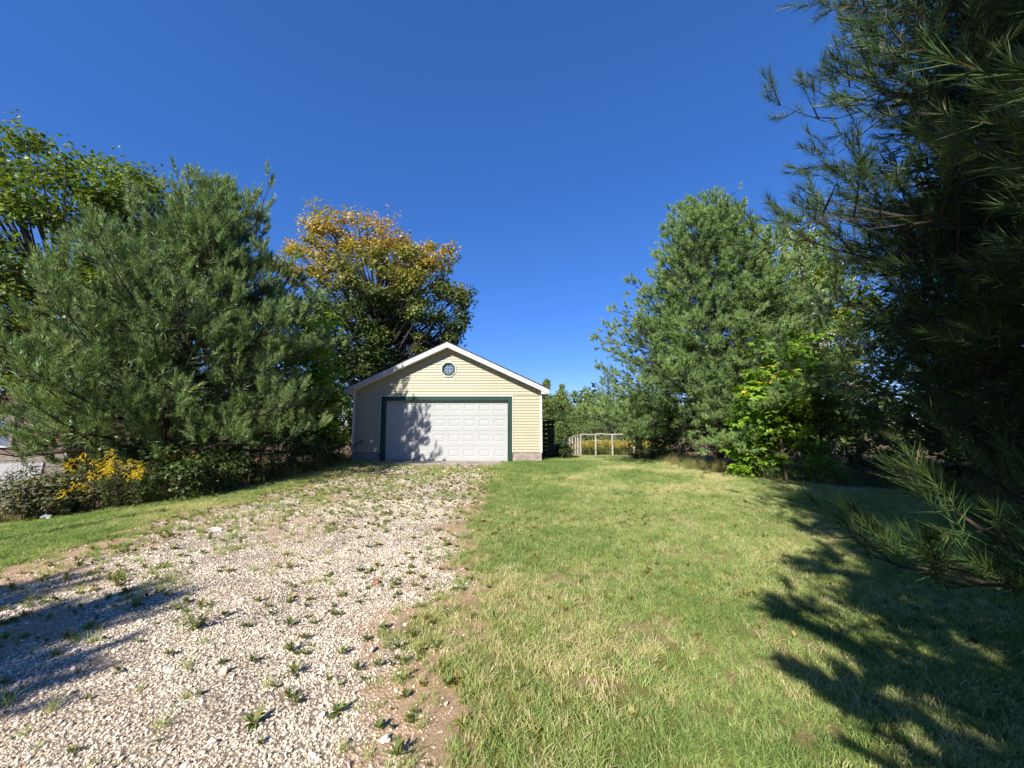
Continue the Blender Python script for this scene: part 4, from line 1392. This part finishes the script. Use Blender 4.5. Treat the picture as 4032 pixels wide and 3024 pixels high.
def lawn_density(x, y):
    g = gravel(x, y)
    d = 1 - sstep(0.1, 0.85, g)
    d = d * (1 - 0.8 * sstep(0.05, 0.4, g) * sstep(0.62, 0.4, fbm(x, y, 2.6, 77)))
    d = d * (1 - 0.7 * bare(x, y)) * (1 - 0.9 * apron(x, y))
    inside = sstep(1.4, -0.3, x - shrub_right(y)) * sstep(1.2, -0.2, shrub_left(y) - x)
    gar = (np.abs(x - GX) < HW + 0.05) & (y > GY - 0.05)
    return d * inside * ~gar


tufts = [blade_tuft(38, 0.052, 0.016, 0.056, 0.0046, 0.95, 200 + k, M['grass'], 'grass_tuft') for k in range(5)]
pts = field([(1.2, 3.5, 400), (3.5, 6, 330), (6, 10, 250), (10, 16, 170), (16, 23.5, 90)], lawn_density, seen)
pts = pts[np.abs(pts[:, 0]) < 1.42 * pts[:, 1] + 0.8]
n = len(pts)
dist = pts[:, 1]
pat = fbm(pts[:, 0], pts[:, 1], 0.55, 61)
pat2 = fbm(pts[:, 0], pts[:, 1], 1.6, 62)
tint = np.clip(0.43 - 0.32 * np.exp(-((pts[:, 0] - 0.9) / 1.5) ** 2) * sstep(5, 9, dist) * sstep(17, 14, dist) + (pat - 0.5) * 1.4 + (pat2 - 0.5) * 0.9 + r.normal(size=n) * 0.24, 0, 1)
scl = r.uniform(0.5, 1.3, n) * (0.8 + 0.5 * fbm(pts[:, 0], pts[:, 1], 3.5, 66)) * (1 + sstep(5, 16, dist) * 0.7)
P3 = np.stack([pts[:, 0], pts[:, 1], gz(pts[:, 0], pts[:, 1])], 1)
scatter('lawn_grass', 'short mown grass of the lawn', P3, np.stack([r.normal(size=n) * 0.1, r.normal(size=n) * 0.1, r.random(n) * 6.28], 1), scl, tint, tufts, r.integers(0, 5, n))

# coarse tufts along the seams of drive and lawn
ct = [blade_tuft(26, 0.045, 0.06, 0.15, 0.0055, 0.9, 220 + k, M['grass'], 'coarse_tuft') for k in range(4)]


def seam(x, y):
    g = gravel(x, y)
    return np.clip(g * (1 - g) * 4 * 0.55 + 0.07 * (1 - g) + sstep(5.5, 10.5, y) * g * 0.8 + 0.1 * g + sstep(-2.0, -3.8, x) * g * 0.5, 0, 1) * (1 - apron(x, y)) * (fbm(x, y, 2.2, 64) > 0.45) * ((x > shrub_left(y) - 0.4) & (x < shrub_right(y) + 0.3)) * ~((np.abs(x - GX) < HW + 0.05) & (y > GY - 0.05))


pts = field([(1.2, 4, 85), (4, 9, 90), (9, 15, 110)], seam, seen)
n = len(pts)
P3 = np.stack([pts[:, 0], pts[:, 1], gz(pts[:, 0], pts[:, 1])], 1)
scatter('coarse_grass', 'coarse grass clumps along the seams of drive and lawn', P3, np.stack([r.normal(size=n) * 0.1, r.normal(size=n) * 0.1, r.random(n) * 6.28], 1), r.uniform(0.22, 0.75, n), np.clip(r.normal(0.47, 0.22, n), 0, 1), ct, r.integers(0, 4, n))

# tall grass at the feet of the trees and in the enclosure
tg = [blade_tuft(40, 0.09, 0.2, 0.5, 0.006, 0.5, 240 + k, M['straw'], 'tall_tuft') for k in range(4)]


def rough(x, y):
    a = x - shrub_right(y) - 0.2 + (fbm(x, y, 1.5, 83) - 0.5) * 1.1
    b_ = shrub_left(y) - x - 0.15 + (fbm(x, y, 1.5, 84) - 0.5) * 0.9
    return np.clip(sstep(-0.15, 0.25, a) * sstep(1.6, 0.7, a) * 0.7 * (y > 6) + sstep(-0.15, 0.2, b_) * sstep(1.6, 0.8, b_) * 0.55, 0, 1)


pts = field([(6, 10, 40), (10, 18, 26)], rough, lambda y: (-13, 13))
enc = field([(23.1, 36, 7)], lambda x, y: (x > 4.0) & (x < 9.5), lambda y: (4, 10))
pts = np.concatenate([pts, enc])
n = len(pts)
P3 = np.stack([pts[:, 0], pts[:, 1], gz(pts[:, 0], pts[:, 1])], 1)
scatter('tall_grass', 'tall dry grass at the feet of the trees and in the enclosure', P3, np.stack([r.normal(size=n) * 0.15, r.normal(size=n) * 0.15, r.random(n) * 6.28], 1), r.uniform(0.5, 1.1, n) * (1 + 0.8 * (pts[:, 1] > 23)), np.clip(r.normal(0.5, 0.22, n), 0, 1), tg, r.integers(0, 4, n))


# goldenrod meadow inside the enclosure
def gold_proto(seed):
    rr = np.random.default_rng(seed)
    mb = MB()
    for s_ in range(7):
        o_ = rr.normal(size=2) * 0.16
        hh = rr.uniform(0.6, 0.95)
        for q in range(12):
            a = rr.random() * 6.28
            p = np.array([[o_[0], o_[1], hh * rr.uniform(0.1, 0.9)]])
            leaves(mb, p, np.array([[0, 0, 1.0]]), np.array([[math.cos(a), math.sin(a), 0.5]]), np.array([0.16]), LEAFL, np.array([0.25 * rr.random()]))
        p = np.array([o_[0], o_[1], hh]) + rr.normal(size=(16, 3)) * np.array([0.05, 0.05, 0.05])
        leaves(mb, p, rr.normal(size=(16, 3)) + np.array([0, -0.5, 1]), rr.normal(size=(16, 3)), rr.uniform(0.04, 0.07, 16), LEAF4, 0.55 + 0.45 * rr.random(16))
    return mb.build('meadow_plant', M['meadow'], None, link=False)


M['meadow'] = foliage('meadow_plants', [(0, (0.08, 0.12, 0.03)), (0.3, (0.16, 0.2, 0.045)), (0.5, (0.3, 0.27, 0.06)), (1, (0.5, 0.38, 0.06))], 0.25, 0.7, 0.1)
gp = [gold_proto(260 + k) for k in range(3)]
pts = field([(23.3, 35.8, 5)], lambda x, y: (x > 4.4 + 0 * y) & (x < 9.3), lambda y: (4, 10))
n = len(pts)
P3 = np.stack([pts[:, 0], pts[:, 1], gz(pts[:, 0], pts[:, 1])], 1)
scatter('goldenrod_meadow_weeds', 'yellowing goldenrod and weeds filling the enclosure', P3, np.stack([r.normal(size=n) * 0.1, r.normal(size=n) * 0.1, r.random(n) * 6.28], 1), r.uniform(0.7, 1.1, n), r.random(n), gp, r.integers(0, 3, n))

# gravel
pb = [pebble(300 + k) for k in range(9)]


def stones(x, y):
    g = gravel(x, y)
    return np.clip(sstep(0.15, 0.85, g) * (1 - 0.75 * bare(x, y)) * (1 - 0.93 * apron(x, y)) * (0.35 + 0.65 * sstep(0.32, 0.5, fbm(x, y, 3.0, 67))) + 0.0006, 0, 1) * (1 - sstep(14.2, 14.9, y))


pts = field([(1.3, 3, 8000), (3, 5, 6000), (5, 8, 3200), (8, 14.9, 1000)], stones, lambda y: (max(-7, -1.45 * y - 1), 2.5))
n = len(pts)
y_ = pts[:, 1]
scl = np.exp(r.normal(size=n) * 0.36) * 0.0055 * (1 + 0.6 * sstep(4, 12, y_))
scl = np.where(r.random(n) < 0.02, scl * 2.0, scl)
P3 = np.stack([pts[:, 0], pts[:, 1], gz(pts[:, 0], pts[:, 1]) + scl * r.uniform(0.0, 0.5, n)], 1)
scatter('gravel', 'pale crushed limestone gravel of the drive', P3, np.stack([r.normal(size=n) * 0.5, r.normal(size=n) * 0.5, r.random(n) * 6.28], 1), scl, r.random(n), pb, r.integers(0, 9, n))

# weeds of the drive: the largest as plants of their own, the rest as ground cover
ros = [rosette(13, 0.04, 0.09, (8, 45), LEAFH, 400, M['weed'], 'weed_rosette', 3, 0.42), rosette(20, 0.03, 0.09, (15, 70), LEAFL, 401, M['weed'], 'weed_rosette', 0, 1.3),
       rosette(14, 0.03, 0.085, (5, 50), LEAFH, 402, M['weed'], 'weed_rosette', 2, 0.5), rosette(24, 0.025, 0.075, (20, 75), LEAFL, 403, M['weed'], 'weed_rosette', 0, 1.6), rosette(14, 0.05, 0.1, (30, 80), LEAFL, 404, M['weed'], 'weed_rosette', 4, 1.0)]


def weedy(x, y):
    g = gravel(x, y)
    return np.clip(sstep(0.3, 0.7, g) * (0.1 + 0.6 * sstep(0.46, 0.64, fbm(x, y, 0.8, 68)) + 0.85 * sstep(5.5, 10, y) + 0.25 * sstep(-3.2, -4.6, x)) + g * (1 - g) * 1.2 + (0.16 + 0.8 * sstep(0.56, 0.66, fbm(x, y, 0.9, 97))) * (1 - g) * (x > -0.8) * (x < shrub_right(y)), 0, 1) * (1 - sstep(14.0, 14.6, y)) * (1 - 0.9 * apron(x, y))


pts = field([(1.4, 4, 60), (4, 8, 62), (8, 14.5, 75)], weedy, lambda y: (max(-7, -1.45 * y - 1), 4.5))
pts = pts[np.abs(pts[:, 0]) < 1.42 * pts[:, 1] + 0.5]
o_ = np.argsort(np.hypot(pts[:, 0], pts[:, 1]))
pts = pts[o_]
on = gravel(pts[:, 0], pts[:, 1]) > 0.5
near = np.zeros(len(pts), bool)
near[np.where(on)[0][:90]] = True
far = pts[~near]
n = len(far)
P3 = np.stack([far[:, 0], far[:, 1], gz(far[:, 0], far[:, 1]) + 0.006], 1)
scatter('drive_weeds', 'low weeds growing through the drive and lawn', P3, np.stack([r.normal(size=n) * 0.12, r.normal(size=n) * 0.12, r.random(n) * 6.28], 1), 0.25 + 0.6 * r.random(n) ** 1.4, np.clip(r.normal(0.55, 0.24, n), 0, 1), ros, r.integers(0, 5, n))
WL = ['flat broad leaved plantain with seed stalks growing in the pale gravel', 'spiky narrow leaved weed tuft growing in the pale gravel', 'broad leaved weed rosette with short stalks in the pale gravel',
      'bushy small leaved weed clump in the pale gravel', 'upright narrow leaved weed with stalks in the pale gravel']
M['weed_own'] = foliage('gravel_weed_leaves', [(0, (0.06, 0.1, 0.025)), (0.5, (0.14, 0.185, 0.05)), (0.85, (0.26, 0.27, 0.09)), (1, (0.42, 0.3, 0.13))], 0.25, 0.5, 0.3)
own = []
for k, q in enumerate(ros):
    me = q.data.copy(); me.materials.clear(); me.materials.append(M['weed_own']); own.append(me)
for x, y in pts[near]:
    k = int(r.integers(0, 5))
    o = obj('weed', own[k])
    o.location = (x, y, gzf(x, y) + 0.006)
    s_ = 0.28 + 0.6 * r.random() ** 1.6
    o.scale = (s_, s_, s_)
    o.rotation_euler = (r.normal() * 0.1, r.normal() * 0.1, r.random() * 6.28)
    tag(o, WL[k], 'weed', 'weeds growing in the near gravel')
# the one tall leafy weed
root = thing('leafy_weed', 'tallest light green leafy weed standing up from the gravel', 'weed', (-2.42, 3.1, gzf(-2.42, 3.1)))
sb, lb = MB(), MB()
for s_ in range(9):
    a = r.random() * 6.28
    e = np.array([math.cos(a) * r.uniform(0.05, 0.16), math.sin(a) * r.uniform(0.05, 0.16), r.uniform(0.1, 0.24)])
    sb.tube([(0, 0, -0.01), e * np.array([0.6, 0.6, 0.5]), e], [0.003, 0.002, 0.001], 3)
    t = r.uniform(0.2, 1, 16)
    P = e * t[:, None] * np.array([1, 1, 1])
    leaves(lb, P, np.array([0, 0, 1.0]) + r.normal(size=(16, 3)) * 0.4, r.normal(size=(16, 3)) + np.array([0, 0, 0.3]), r.uniform(0.03, 0.06, 16), LEAFL, r.uniform(0.4, 0.9, 16))
sb.build('stem', M['twig'], root); lb.build('foliage', M['weed_own'], root)
